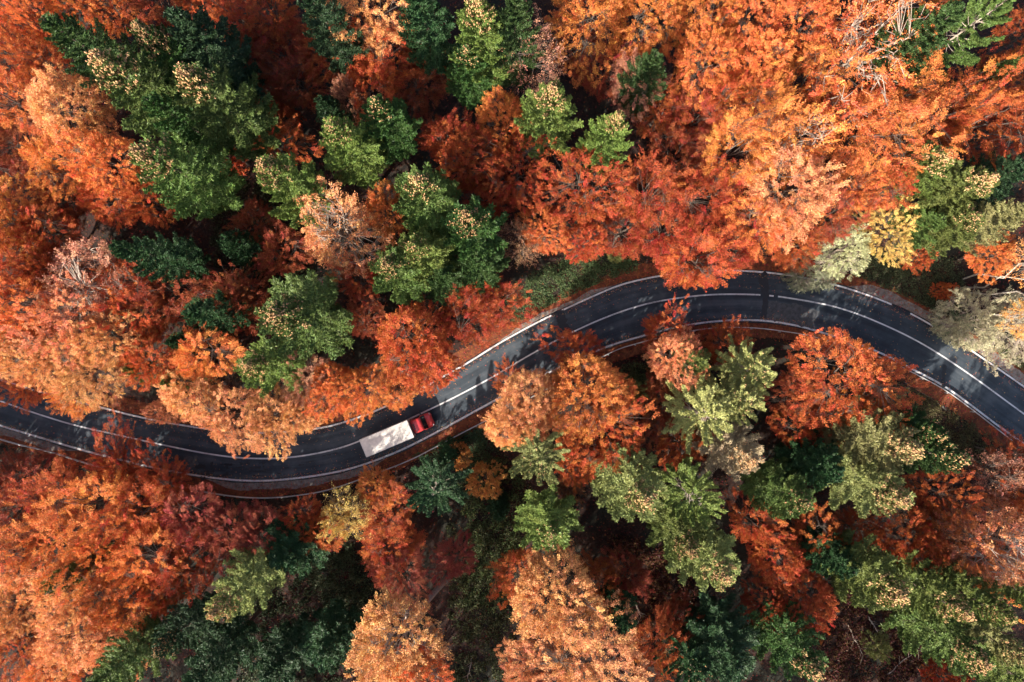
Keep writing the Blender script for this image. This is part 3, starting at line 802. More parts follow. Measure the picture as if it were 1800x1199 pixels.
 ('dark', 190, 428, 48, 24, 'T', "shaded leaning dark fir with a bare trunk showing"),
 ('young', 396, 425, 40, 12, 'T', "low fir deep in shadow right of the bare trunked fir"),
 ('fir', 328, 545, 48, 18, 'T', "small dark green fir above the road left of centre", 0),
 ('young', 300, 600, 32, 13, 'T', "small fir tucked below the dark green fir left of centre"),
 ('feather', 405, 535, 48, 13, 'D', "dark red tree right of the small dark green fir"),
 ('feather', 440, 520, 40, 12, 'D', "dark rust tree left of the large cream sided fir"),
 ('feather', 372, 622, 46, 16, 'O', "orange tree between the small dark fir and cream tipped roadside fir"),
 ('dense', 345, 695, 52, 16, 'P', "peach roadside crown left of the cream tipped roadside fir"),
 ('dense', 300, 718, 28, 9, 'P', "small peach tree at the road edge below the twin bright firs"),
 ('dense', 412, 730, 54, 15, 'P', "peach crown hanging over the road below the cream tipped roadside fir"),
 ('fir', 428, 648, 58, 19, 'L', "roadside fir with a cream tip above the peach crowns", 2),
 ('dense', 485, 735, 52, 14, 'P', "peach crown hanging over the road above the left bend"),
 ('dense', 535, 722, 44, 14, 'P', "peach orange crown overhanging the road left of the truck"),
 ('feather', 545, 668, 40, 13, 'S', "pinkish twiggy tree below the large cream sided fir"),
 ('dense', 590, 682, 46, 14, 'O', "orange crown overhanging the road above left of the truck"),
 ('dense', 643, 680, 44, 14, 'O', "orange crown overhanging the road just above the truck"),
 ('feather', 700, 680, 38, 12, 'O', "orange tree at the road edge above the truck cab"),
 # --- middle
 ('fir', 458, 288, 60, 23, 'L', "fir with a cream cone flank left of the half bare middle tree", 2),
 ('bare', 602, 412, 66, 18, 'P', "half bare peach tree with pale radiating branches left of the middle firs"),
 ('dense', 684, 375, 42, 17, 'O', "oval orange tree between the half bare tree and middle firs"),
 ('feather', 636, 488, 34, 13, 'R', "rust tree below the half bare peach tree"),
 ('feather', 500, 445, 42, 10, 'D', "deep red low tree in shadow left of the half bare peach tree"),
 ('feather', 455, 395, 36, 9, 'D', "low dark tree in the deepest shadow at left of centre"),
 ('fir', 728, 318, 64, 24, 'N', "tall fir with tan tip at the top of the middle fir group", 2),
 ('fir', 822, 382, 62, 23, 'F', "dark fir with pinkish cone tip at the right of the middle fir group", 2),
 ('fir', 728, 432, 58, 21, 'L', "fir with yellowish tip in the heart of the middle fir group", 1),
 ('fir', 678, 468, 56, 21, 'N', "fir with small tan tip at the lower left of the middle fir group", 2),
 ('dark', 840, 455, 54, 17, 'F', "dark fir at the lower right of the middle fir group"),
 ('dark', 770, 480, 46, 16, 'F', "dark fir at the bottom of the middle fir group"),
 ('fir', 478, 548, 84, 24, 'N', "large fir with a cream left flank above the road", 2),
 ('dense', 728, 602, 76, 17, 'R', "large rust orange crown beside the road above the truck"),
 ('dense', 762, 645, 42, 11, 'R', "rust crown touching the road above right of the truck"),
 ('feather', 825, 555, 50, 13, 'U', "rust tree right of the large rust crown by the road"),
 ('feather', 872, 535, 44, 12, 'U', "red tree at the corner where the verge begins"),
 ('feather', 845, 505, 34, 13, 'R', "small red tree under the middle fir group"),
 ('feather', 640, 560, 34, 10, 'D', "low dark red tree right of the large cream sided fir"),
 ('dense', 1022, 340, 62, 17, 'R', "round vivid red orange tree at centre"),
 ('dense', 955, 410, 42, 14, 'O', "orange tree beside the greyish sparse tree at centre"),
 ('sparse', 922, 425, 46, 13, 'K', "greyish sparse tree above the verge at centre"),
 ('dense', 1030, 425, 40, 13, 'R', "rust tree below the round vivid red orange tree"),
 ('bush', 1082, 448, 16, 4, 'B', "small yellow green shrub on the bank above the road"),
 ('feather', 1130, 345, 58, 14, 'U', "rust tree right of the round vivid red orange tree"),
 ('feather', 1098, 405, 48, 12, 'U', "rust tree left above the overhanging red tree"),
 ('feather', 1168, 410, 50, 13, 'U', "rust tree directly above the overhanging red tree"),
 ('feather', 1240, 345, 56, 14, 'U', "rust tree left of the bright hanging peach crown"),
 ('feather', 1218, 455, 54, 13, 'R', "red tree whose branches hang over the upper lane"),
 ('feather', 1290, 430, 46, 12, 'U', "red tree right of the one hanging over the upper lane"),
 ('dense', 1382, 340, 74, 20, 'P', "bright peach crown with hanging sprays right of centre"),
 ('feather', 1335, 395, 48, 15, 'O', "orange tree below left of the bright hanging peach crown"),
 ('feather', 1388, 432, 40, 11, 'R', "red orange tree drooping over the road below the peach crown"),
 ('feather', 1448, 385, 42, 12, 'D', "deep red tree between the peach crown and the grey willow"),
 ('feather', 1495, 335, 44, 15, 'O', "orange tree above the yellow shrub"),
 ('feather', 1545, 328, 44, 15, 'R', "red orange tree left of the green right firs"),
 ('willow', 1475, 442, 46, 12, 'W', "pale grey green willow beside the road at right"),
 ('willow', 1428, 478, 46, 6, 'w', "dull olive willow hanging over the road edge at right"),  # same willow as the row above, darker colour stands for its shade
 ('dense', 1556, 410, 46, 12, 'Y', "golden yellow shrub tree left of the right firs"),
 ('bush', 1612, 452, 24, 5, 'R', "low red shrub below the green fir right of the yellow one"),
 ('bush', 1655, 512, 18, 4, 'R', "small round red shrub on the bank by the willows"),
 ('dense', 1735, 446, 40, 10, 'Q', "red orange tree above the birches at the right"),
 ('birch', 1832, 455, 46, 17, 'G', "golden birch with pale stem at the right edge, uppermost of the group", None, (1690, 492)),
 ('birch', 1850, 490, 46, 17, 'G', "sparse birch at the right edge, second of the group from above", None, (1698, 505)),
 ('birch', 1845, 525, 46, 17, 'G', "sparse birch at the right edge, third of the group from above", None, (1708, 515)),
 ('birch', 1800, 560, 40, 15, 'G', "short birch with crooked pale stem over the roadside willows", None, (1682, 530)),
 ('willow', 1698, 562, 58, 9, 'W', "pale grey willow overhanging the road at the right bend"),
 ('willow', 1778, 575, 60, 9, 'W', "pale grey willow at the right edge above the road"),
 ('willow', 1668, 590, 34, 4, 'w', "olive willow branches reaching over the lane at the right bend"),
 # --- right of centre, below the road
 ('dense', 930, 708, 66, 18, 'P', "peach half of the big glowing crown pair below the road at centre"),
 ('dense', 1030, 688, 72, 19, 'O', "bright orange half of the big glowing crown pair below the road at centre"),
 ('dense', 1062, 745, 62, 17, 'R', "red orange crown on the lower right of the big glowing pair"),
 ('feather', 1012, 620, 40, 12, 'R', "rust orange tree reaching over the road above the big glowing pair"),
 ('feather', 898, 672, 28, 9, 'R', "dark red tree at the road edge left of the big glowing pair"),
 ('dense', 1012, 800, 46, 15, 'R', "orange red crown at the bottom of the big glowing pair"),
 ('dense', 895, 750, 48, 15, 'P', "peach crown above the white tipped spruce"),
 ('feather', 1165, 582, 34, 11, 'R', "rust tree reaching into the lane right of the big glowing pair"),
 ('dense', 1182, 628, 46, 15, 'P', "peach tree below the guardrail at centre right"),
 ('feather', 1160, 705, 46, 12, 'D', "dark brownish red tree right of the big glowing pair"),
 ('feather', 1192, 770, 44, 12, 'R', "deep red tree left of the light star shaped spruces"),
 ('bush', 1105, 690, 26, 8, 'B', "small olive shrub right of the big glowing pair"),
 ('feather', 1272, 605, 34, 10, 'R', "vivid red tree between guardrail and light spruces"),
 ('bush', 1000, 855, 26, 9, 'S', "small sparse peach tree between two conifers below the glowing pair"),
 ('star', 948, 818, 54, 19, 'E', "spruce with a whitish top below the peach crown"),
 ('fir', 968, 945, 62, 17, 'L', "bright green fir below the white topped spruce", 1),
 ('fir', 1132, 885, 72, 22, 'E', "large pale fir with cream cone top below the big glowing pair", 2),
 ('star', 1242, 892, 58, 20, 'L', "feathery green spruce right of the large pale cone topped fir"),
 ('star', 1345, 650, 58, 17, 'Z', "light star shaped spruce nearest the guardrail"),
 ('star', 1262, 738, 66, 20, 'Z', "light spruce with long yellowish boughs left of the white topped one"),
 ('star', 1318, 705, 56, 18, 'Z', "light spruce between the star shaped one and the white topped one"),
 ('fir', 1238, 640, 38, 15, 'L', "grey green fir right of the peach tree by the guardrail", 0),
 ('fir', 1325, 812, 60, 20, 'V', "whitish topped fir right of the deep red tree", 2),
 ('dense', 1484, 662, 76, 17, 'Q', "large vivid red orange crown reaching the road at right"),
 ('dense', 1502, 716, 48, 16, 'O', "orange lower half crown beside the large vivid red orange one"),
 ('feather', 1402, 690, 44, 12, 'D', "dark red tree left of the large vivid red orange crown"),
 ('feather', 1392, 745, 36, 12, 'R', "vivid red tree right of the light spruces"),
 ('feather', 1425, 785, 42, 12, 'D', "deep red tree above the dark green firs at lower right"),
 ('fir', 1618, 795, 68, 23, 'E', "pale fir with cream cones right of the vivid red crown", 2),
 ('fir', 1598, 880, 64, 22, 'E', "pale yellowish fir with cream cones below its twin at the right", 2),
 ('fir', 1662, 770, 58, 20, 'F', "dark fir with pinkish tip beside the retaining wall", 1),
 ('fir', 1702, 815, 52, 23, 'F', "dark fir with small tan tip above the sparse pinkish tree", 1),
 ('dark', 1478, 830, 58, 18, 'T', "dark green fir left of the pale right fir twins"),
 ('fir', 1418, 888, 58, 19, 'N', "green fir right of the white topped fir", 1),
 ('feather', 1640, 862, 38, 14, 'R', "rust tree right of the pale fir twins"),
 ('sparse', 1735, 832, 46, 17, 'S', "sparse pinkish grey tree below the right end of the guardrail"),
 ('feather', 1775, 800, 34, 12, 'R', "low red tree beside the guardrail near the right edge"),
 ('feather', 1792, 858, 42, 19, 'R', "red tree at the right edge below the guardrail"),
 # --- below the road, left
 ('feather', 42, 842, 46, 9, 'D', "dark rust tree at the left edge below the guardrail"),
 ('feather', 30, 890, 46, 10, 'D', "deep brown red tree at the left edge two thirds down"),
 ('feather', 118, 862, 48, 12, 'R', "rust tree below the guardrail second from the left edge"),
 ('feather', 208, 818, 42, 13, 'R', "rust tree reaching over the lower lane at left"),
 ('feather', 290, 850, 40, 12, 'R', "rust tree covering the lower lane edge left of the bend"),
 ('feather', 180, 880, 58, 16, 'O', "orange tree below the rust one reaching over the lower lane"),
 ('feather', 262, 895, 54, 15, 'R', "rust orange tree below the guardrail left of the bend"),
 ('feather', 345, 908, 48, 13, 'M', "wine red tree under the left bend"),
 ('feather', 415, 930, 44, 12, 'M', "wine red tree below the guardrail at the left bend"),
 ('feather', 468, 928, 38, 11, 'M', "dull red tree above the dark bluish fir"),
 ('feather', 105, 940, 60, 17, 'O', "orange tree in the lower left bank, upper row left"),
 ('dense', 30, 985, 60, 18, 'P', "peach crown at the left edge in the lower left bank"),
 ('dense', 36, 1068, 44, 15, 'P', "peach crown left of the tiny green fir"),
 ('feather', 195, 960, 54, 16, 'O', "orange tree in the lower left bank, upper row middle"),
 ('feather', 270, 970, 54, 16, 'O', "orange tree in the lower left bank, upper row right"),
 ('feather', 345, 965, 52, 14, 'R', "rust tree above the pale cone covered fir at lower left"),
 ('dense', 160, 1030, 54, 18, 'P', "peach crown right of the tiny green fir"),
 ('dense', 225, 1045, 56, 18, 'O', "orange crown in the middle of the lower left bank"),
 ('dense', 295, 1030, 46, 16, 'R', "rust orange crown left of the pale cone covered fir"),
 ('dense', 150, 1112, 62, 19, 'P', "large peach crown near the bottom left"),
 ('dense', 235, 1115, 48, 17, 'P', "peach crown above the bottom edge firs at left"),
 ('feather', 35, 1125, 50, 13, 'R', "shaded rust tree near the bottom left corner"),
 ('dense', 105, 1180, 46, 16, 'O', "orange crown on the bottom edge near the left corner"),
 ('young', 78, 1036, 36, 16, 'L', "tiny bright green fir enclosed by peach crowns at lower left"),
 ('fir', 372, 1082, 60, 23, 'E', "pale fir covered with cream cones at lower left", 2),
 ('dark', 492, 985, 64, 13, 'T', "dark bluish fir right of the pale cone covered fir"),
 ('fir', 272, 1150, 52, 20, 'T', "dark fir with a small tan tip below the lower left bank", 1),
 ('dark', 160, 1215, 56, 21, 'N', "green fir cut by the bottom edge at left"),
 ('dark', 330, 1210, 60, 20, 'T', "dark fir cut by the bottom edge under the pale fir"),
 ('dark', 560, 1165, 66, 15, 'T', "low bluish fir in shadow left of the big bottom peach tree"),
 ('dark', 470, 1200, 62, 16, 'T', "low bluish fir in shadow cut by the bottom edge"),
 # --- below the road, centre
 ('feather', 535, 908, 32, 10, 'R', "rust tree below the guardrail left of the yellow tree"),
 ('feather', 565, 930, 36, 10, 'R', "rust tree right of the dark bluish fir"),
 ('sparse', 612, 900, 46, 13, 'Y', "sparse bright yellow tree below the guardrail left of the truck"),
 ('bush', 608, 902, 36, 11, 'Y', "yellow leafy sapling under the sparse bright yellow tree"),
 ('dense', 664, 858, 40, 8, 'O', "orange tree at the guardrail below the truck"),
 ('feather', 685, 898, 44, 9, 'R', "rust tree left of the dark star shaped spruce"),
 ('feather', 695, 950, 48, 11, 'R', "rust tree below the dark star shaped spruce"),
 ('feather', 703, 1000, 46, 12, 'M', "wine red tree above the big bottom peach tree"),
 ('feather', 802, 978, 34, 10, 'M', "thin wine red tree right above the big bottom peach tree"),
 ('star', 760, 868, 58, 13, 'T', "dark star shaped spruce with pale bare spokes below the truck"),
 ('bush', 806, 800, 26, 7, 'G', "small golden orange tree right of the truck below the guardrail"),
 ('bush', 852, 842, 32, 8, 'G', "golden orange tree left of the white tipped spruce"),
 ('young', 790, 800, 26, 7, 'T', "small dark fir behind the small golden orange tree"),
 ('young', 876, 905, 24, 8, 'T', "small bluish fir in the undergrowth at bottom centre"),
 ('high', 694, 1124, 76, 24, 'P', "big peach tree with a thick grey trunk at bottom centre left", None, (785, 1016)),
 ('high', 735, 1185, 58, 21, 'O', "orange crown on the bottom edge beside the thick grey trunk"),
 ('dense', 975, 1045, 80, 20, 'P', "large peach crown at bottom centre, upper one of the pair"),
 ('dense', 1010, 1135, 84, 21, 'P', "large peach crown on the bottom edge, lower one of the pair"),
 ('dense', 935, 1170, 52, 18, 'P', "peach crown on the bottom edge left of the large pair"),
 ('feather', 912, 1000, 42, 12, 'R', "red tree at the upper left of the large bottom peach pair"),
 ('feather', 1050, 1015, 42, 12, 'R', "rust tree at the upper right of the large bottom peach pair"),
 ('feather', 1100, 1005, 38, 9, 'D', "low dark red tree below the large pale cone topped fir"),
 ('dark', 1098, 1110, 42, 16, 'T', "slim dark fir right of the large bottom peach pair"),
 ('feather', 1160, 1130, 46, 13, 'R', "red tree on the bottom right of the slim dark fir"),
 ('feather', 1190, 1085, 34, 9, 'D', "low brown red tree above the bottom edge firs"),
 # --- lower right
 ('fir', 1222, 972, 54, 20, 'L', "green fir with pinkish cone tip below the feathery green spruce", 2),
 ('fir', 1278, 1018, 66, 21, 'E', "pale fir with broad cream top at lower right of centre", 2),
 ('dark', 1310, 1185, 76, 19, 'T', "large bluish fir in shadow on the bottom edge"),
 ('star', 1230, 1195, 50, 16, 'T', "dark fir in shadow on the bottom edge right of the red tree"),
 ('fir', 1442, 1185, 62, 21, 'F', "dark fir with tan tip on the bottom edge", 2),
 ('feather', 1320, 915, 36, 13, 'R', "red tree right of the feathery green spruce"),
 ('dense', 1362, 975, 56, 15, 'R', "rust orange tree right of the pale broad topped fir"),
 ('dense', 1405, 1045, 52, 15, 'R', "rust orange tree below right of the pale broad topped fir"),
 ('dense', 1345, 1055, 36, 14, 'R', "orange red tree squeezed under the pale broad topped fir"),
 ('feather', 1430, 940, 42, 13, 'R', "vivid red tree below the green fir at lower right"),
 ('feather', 1500, 925, 36, 12, 'R', "small red tree left of the orange right bank"),
 ('dense', 1590, 945, 50, 16, 'R', "orange red crown below the pale fir twins"),
 ('feather', 1655, 945, 44, 15, 'O', "orange tree left of the bright lower right crown"),
 ('bare', 1735, 955, 76, 22, 'P', "bright orange tree with a pale stem near the right edge"),
 ('dense', 1785, 890, 42, 15, 'O', "orange crown at the right edge above the bright pale stemmed tree"),
 ('feather', 1690, 1035, 40, 13, 'O', "orange tree below the bright pale stemmed tree"),
 ('fir', 1592, 1058, 66, 22, 'L', "large fir with orange tan tip at lower right", 2),
 ('fir', 1705, 1085, 54, 22, 'L', "fir with tan tip below the bright pale stemmed tree", 2),
 ('fir', 1782, 1092, 54, 22, 'L', "fir with tan tip at the right edge near the bottom", 1),
 ('fir', 1742, 1175, 68, 22, 'N', "large fir with tan tip on the bottom right edge", 2),
 ('fir', 1812, 1165, 52, 22, 'E', "pale fir filling the bottom right corner", 1),
 ('dark', 1500, 1010, 48, 17, 'T', "shaded bluish fir left of the large orange tipped fir"),
 ('fir', 1845, 1062, 48, 17, 'L', "green fir cut by the right edge below the bright pale stemmed tree", 0),
 ('fir', 1862, 1240, 62, 21, 'L', "green fir cut by the bottom right corner", 0),
 ('bush', 1655, 1188, 34, 9, 'R', "low red tree on the bottom edge near the right"),
 ('bush', 1540, 1135, 22, 4, 'B', "yellow green shrub on the dark forest floor at lower right"),
]
_seen = set()
for row in TREES:
    assert row[6] not in _seen, row[6]
    _seen.add(row[6])
    tree(*row)

# the forest goes on past the frame: its trees shade the left and lower margins
OUT = []
_ro = random.Random(3)
for k in range(13): OUT.append((-95 - _ro.uniform(0, 30), -40 + k * 105 + _ro.uniform(-25, 25), "left", 20 if 5 < k < 10 else _ro.uniform(12, 15)))
for k in range(17): OUT.append((-20 + k * 112 + _ro.uniform(-25, 25), 1310 + _ro.uniform(0, 40), "lower", 13 if k < 3 else _ro.uniform(20, 24)))
for k in range(9): OUT.append((330 + k * 160 + _ro.uniform(-25, 25), 1440 + _ro.uniform(0, 45), "lower", _ro.uniform(20, 24)))
OUT += [(x, y, "left", 20) for x, y in ((-215, 790), (-235, 870), (-310, 830), (-165, 845), (-330, 900), (-130, 905), (-200, 935), (-270, 965))]
for (x, y, side, hh) in OUT:
    kind = _ro.choice(['feather', 'dense'])
    if side == "left" and 600 < y < 730: continue
    o = tree(kind, x, y, _ro.uniform(50, 66), hh, _ro.choice('ORD'), "autumn tree standing just outside the picture beyond its %s edge" % side)
    o["group"] = "autumn trees outside the %s edge" % side

# ------------------------------------------------------------------ the truck
M_BOX = plain("dusty_white_box", (.70, .65, .58), .6, wear=.26, scale=1.1)
M_RAIL = plain("aluminium_rail", (.55, .53, .50), .45, metal=.5, wear=.2)
M_REDP = plain("red_paint", (.70, .06, .06), .3, coat=.6, wear=.18, scale=1.5)
M_GLASS = plain("dark_glass", (.012, .016, .016), .06, wear=.1, spec=.8)
M_BLACK = plain("black_plastic", (.02, .02, .022), .6, wear=.2)
M_TYRE = plain("tyre_rubber", (.018, .018, .018), .85, wear=.2)
M_RIM = plain("steel_rim", (.45, .45, .46), .4, metal=.7, wear=.3)
M_LAMP = plain("headlamp", (.8, .8, .8), .1, wear=.05)
M_AMBER = plain("red_lamp", (.5, .02, .01), .3, wear=.05)
ang = math.atan2(35.0, 83.9)
bx, by = px2w((679.6, 771.1), 3.15)
truck = link("truck", None, loc=(float(bx), float(by), 0.0)); truck.rotation_euler.z = ang
tag(truck, "small truck with a red cab and long white box body driving on the road", "truck")
def part(name, mesh, parent=truck, loc=None): return link(name, mesh, parent, loc)
def bevelled(name, x0, x1, y0, y1, z0, z1, mat, bev=.04, seg=2):
    g = Geo(); g.box(x0, x1, y0, y1, z0, z1); me = g.mesh(name, mat)
    import bmesh
    bm = bmesh.new(); bm.from_mesh(me); bmesh.ops.bevel(bm, geom=bm.edges[:], offset=bev, segments=seg, affect='EDGES', profile=.6)
    bm.to_mesh(me); bm.free()
    return me
LB, WB = 6.72, 2.42
box = part("cargo_box", bevelled("cargo_box", -LB/2, LB/2, -WB/2, WB/2, .95, 3.15, M_BOX, .03))
for s in (-1, 1):
    part("roof_rail", bevelled("roof_rail", -LB/2 - .01, LB/2 + .01, s * WB/2 - .045, s * WB/2 + .02, 3.08, 3.17, M_RAIL, .012), box)
    part("bottom_rail", bevelled("bottom_rail", -LB/2, LB/2, s * WB/2 - .03, s * WB/2 + .015, .93, 1.06, M_RAIL, .01), box)
for s in (-1, 1):
    part("end_rail", bevelled("end_rail", s * LB/2 - .04, s * LB/2 + .025, -WB/2 + .03, WB/2 - .03, 3.09, 3.165, M_RAIL, .012), box)
for s in (-1, 1):
    d_ = part("rear_door", bevelled("rear_door", -LB/2 - .045, -LB/2 - .005, min(s*.02, s*1.16), max(s*.02, s*1.16), 1.08, 3.04, M_BOX, .012), box)
for k in range(1, 7):
    x_ = -LB/2 + LB * k / 7
    part("roof_rib", bevelled("roof_rib", x_ - .02, x_ + .02, -WB/2 + .06, WB/2 - .06, 3.145, 3.162, M_BOX, .006), box)
part("chassis", bevelled("chassis", -LB/2 + .1, LB/2 + 1.9, -.45, .45, .55, .92, M_BLACK, .03))
part("rear_bumper", bevelled("rear_bumper", -LB/2 - .08, -LB/2 + .06, -1.1, 1.1, .42, .58, M_BLACK, .02))
for s in (-1, 1):
    part("tail_lamp", bevelled("tail_lamp", -LB/2 - .06, -LB/2 + .02, s * .95 - .14, s * .95 + .14, .66, .82, M_AMBER, .015))
    part("side_guard", bevelled("side_guard", -1.2, 2.3, s * 1.08 - .03, s * 1.08 + .03, .48, .80, M_RAIL, .012))
# cab: cross-sections lofted along the length, rounded front in plan
XC = LB / 2 + .10
secs = [  # x, half width at belt, half width at roof, roof height, belt height
 (0.00, 1.00, .86, 2.28, 1.30), (.12, 1.02, .90, 2.38, 1.30), (.55, 1.03, .91, 2.42, 1.30), (1.00, 1.03, .90, 2.40, 1.30), (1.28, 1.03, .88, 2.30, 1.30),
 (1.42, 1.03, .89, 2.14, 1.30), (1.90, 1.02, .95, 1.42, 1.28), (2.05, 1.01, .93, 1.30, 1.12), (2.40, .98, .88, 1.20, 1.05), (2.62, .90, .78, 1.08, .95), (2.74, .76, .62, .92, .80), (2.79, .58, .45, .78, .68)]
rings = []
for (x, wb, wr, zr, zb_) in secs:
    z0 = .42 if x < 2.6 else .46
    rings.append([(x, -wb * .97, z0), (x, -wb, (z0 + zb_) / 2), (x, -wb, zb_), (x, -wr, zr - .09), (x, -wr * .86, zr - .015), (x, -wr * .4, zr + .015), (x, 0, zr + .02), (x, wr * .4, zr + .015), (x, wr * .86, zr - .015), (x, wr, zr - .09), (x, wb, zb_), (x, wb, (z0 + zb_) / 2), (x, wb * .97, z0)])
V = np.array(rings) + np.array([XC, 0, 0]); ns_, nr_ = V.shape[:2]
f = []
for a in range(ns_ - 1):
    for b in range(nr_ - 1): f.append((a * nr_ + b, (a + 1) * nr_ + b, (a + 1) * nr_ + b + 1, a * nr_ + b + 1))
me = bpy.data.meshes.new("cab")
fl = f + [tuple(range(nr_)), tuple((ns_ - 1) * nr_ + b for b in range(nr_ - 1, -1, -1))]
me.from_pydata(V.reshape(-1, 3).tolist(), [], fl); me.materials.append(M_REDP); me.update()
for p_ in me.polygons: p_.use_smooth = len(p_.vertices) == 4
cab = part("cab", me)
def patch(name, a0, a1, b0, b1, mat, off, shrink=.06):
    """a pane laid a little proud of the cab skin between two sections"""
    g = V[a0:a1 + 1, b0:b1 + 1].copy(); cen = g.reshape(-1, 3).mean(0)
    g = cen + (g - cen) * (1 - shrink) + np.array(off)
    n0, n1 = g.shape[:2]; ff = [(i * n1 + j, (i + 1) * n1 + j, (i + 1) * n1 + j + 1, i * n1 + j + 1) for i in range(n0 - 1) for j in range(n1 - 1)]
    me = mesh_np(name, g.reshape(-1, 3), np.array(ff), mat, smooth=True)
    return part(name, me, cab)
ws = patch("windshield", 5, 6, 3, 9, M_GLASS, (.022, 0, .022), .03)
patch("side_window", 2, 5, 2, 3, M_GLASS, (0, -.018, .004), .16)
patch("side_window", 2, 5, 9, 10, M_GLASS, (0, .018, .004), .16)
for s in (-1, 1):
    g = Geo(); g.tube(np.array([[XC + 1.93, s * .12, 1.455], [XC + 1.72, s * .45, 1.76], [XC + 1.66, s * .55, 1.84]]), [.012, .01, .008], 5)
    part("wiper", g.mesh("wiper", M_BLACK), cab)
    part("mirror", bevelled("mirror", XC + 1.52, XC + 1.64, min(s*1.10, s*1.32), max(s*1.10, s*1.32), 1.42, 1.78, M_BLACK, .03), cab)
    g = Geo(); g.tube(np.array([[XC + 1.58, s * 1.0, 1.5], [XC + 1.58, s * 1.18, 1.55]]), [.02, .02], 6); part("mirror_arm", g.mesh("mirror_arm", M_BLACK), cab)
    hl = bevelled("headlight", XC + 2.50, XC + 2.66, min(s*.58, s*.88), max(s*.58, s*.88), .84, 1.03, M_LAMP, .04); part("headlight", hl, cab)
    part("door_handle", bevelled("door_handle", XC + .30, XC + .46, min(s*1.02, s*1.06), max(s*1.02, s*1.06), 1.20, 1.24, M_BLACK, .008), cab)
part("front_bumper", bevelled("front_bumper", XC + 2.45, XC + 2.86, -.86, .86, .38, .62, M_BLACK, .09, 3), cab)
part("grille", bevelled("grille", XC + 2.70, XC + 2.82, -.42, .42, .68, .84, M_BLACK, .02), cab)
part("roof_hatch", bevelled("roof_hatch", XC + .12, XC + .42, -.42, .42, 2.39, 2.455, plain("faded_roof", (.20, .05, .04), .5, wear=.4), .025), cab)
# wheels
def wheel_mesh(R=.40, W=.24):
    prof = [(.20, -W/2), (R - .05, -W/2), (R, -W/2 + .04), (R, W/2 - .04), (R - .05, W/2), (.20, W/2)]
    a = np.linspace(0, 2 * np.pi, 24, endpoint=False)
    v = np.array([[(r_ * math.cos(t_), y_, r_ * math.sin(t_)) for t_ in a] for r_, y_ in prof]); n = 24
    ff = [(i * n + j, i * n + (j + 1) % n, (i + 1) * n + (j + 1) % n, (i + 1) * n + j) for i in range(len(prof) - 1) for j in range(n)]
    t_me = mesh_np("tyre", v.reshape(-1, 3), np.array(ff), M_TYRE, smooth=True)
    prof = [(.02, -W*.28), (.12, -W*.30), (.16, -W*.18), (.21, -W/2 + .01), (.21, W/2 - .01), (.16, W*.18), (.12, W*.30), (.02, W*.28)]
    v = np.array([[(r_ * math.cos(t_), y_, r_ * math.sin(t_)) for t_ in a] for r_, y_ in prof])
    ff = [(i * n + j, i * n + (j + 1) % n, (i + 1) * n + (j + 1) % n, (i + 1) * n + j) for i in range(len(prof) - 1) for j in range(n)]
    return t_me, mesh_np("rim", v.reshape(-1, 3), np.array(ff), M_RIM)
TY, RI = wheel_mesh()
for (x, y) in [(XC + 1.95, -.88), (XC + 1.95, .88), (-1.9, -.98), (-1.9, -.70), (-1.9, .98), (-1.9, .70)]:
    w_ = link("wheel", None, truck, (x, y, .405)); w_.empty_display_size = .2
    link("tyre", TY, w_); link("rim", RI, w_)

# ------------------------------------------------------------------ ground cover that nobody could count
def scatter_leaves(name, XY, zoff, size, mat, colr, label, cat, seed, upright=.5, drop=True):
    r = np.random.default_rng(seed); m = len(XY)
    z = ground_z(XY) + zoff
    C = np.c_[XY, z]; A = unit(np.c_[r.normal(0, 1, (m, 2)), r.normal(0, .4, m)]); Nn = unit(np.c_[r.normal(0, upright, (m, 2)), np.ones(m)])
    l = size * r.uniform(.6, 1.4, m); v, f = leaf_quads(C, A, Nn, l, l * .62)
    o = link(name, mesh_np(name, v, f, mat, var=r.random(m))); o.color = (*colr, 1)
    return tag(o, label, cat, kind="stuff")
def in_poly(P, poly):
    poly = np.asarray(poly, float); x, y = P[:, 0], P[:, 1]; c = np.zeros(len(P), bool)
    for (x1, y1), (x2, y2) in zip(poly, np.roll(poly, -1, 0)):
        c ^= ((y1 > y) != (y2 > y)) & (x < (x2 - x1) * (y - y1) / (y2 - y1 + 1e-9) + x1)
    return c
def cover(name, poly_px, n, hgt, size, colr, label, seed, clump=1.3):
    """leafy plants: clumps of leaves heaped over the ground inside an outline"""
    r = np.random.default_rng(seed); poly = px2w(poly_px); lo, hi = poly.min(0), poly.max(0)
    pl = r.uniform(lo, hi, (4000, 2)); pl = pl[in_poly(pl, poly)][:max(30, n // 45)]
    hh = hgt * r.uniform(.35, 1.2, len(pl)); rad = clump * r.uniform(.4, 1.0, len(pl))
    idx = r.integers(0, len(pl), n); d = unit(r.normal(0, 1, (n, 3))); d[:, 2] = np.abs(d[:, 2])
    q = d * (r.uniform(.5, 1, n))[:, None]
    XY = pl[idx] + q[:, :2] * rad[idx][:, None] * .8
    k = np.abs(road_dist(XY)) > 4.6; XY, q, idx = XY[k], q[k], idx[k]
    return scatter_leaves(name, XY, q[:, 2] * hh[idx] + .02, size, M_GREEN, colr, label, "undergrowth", seed + 1, upright=.8)
cover("undergrowth", [(868,560),(905,505),(960,470),(1050,440),(1110,452),(1118,478),(1040,505),(960,545),(895,585)], 16000, .7, .085, (.09, .135, .05), "dark green undergrowth on the bank above the middle of the road", 31)
cover("undergrowth", [(1490,470),(1530,440),(1600,440),(1680,470),(1690,540),(1640,545),(1560,515)], 15000, .7, .085, (.09, .11, .05), "dark green undergrowth between the willows and the right firs", 33)
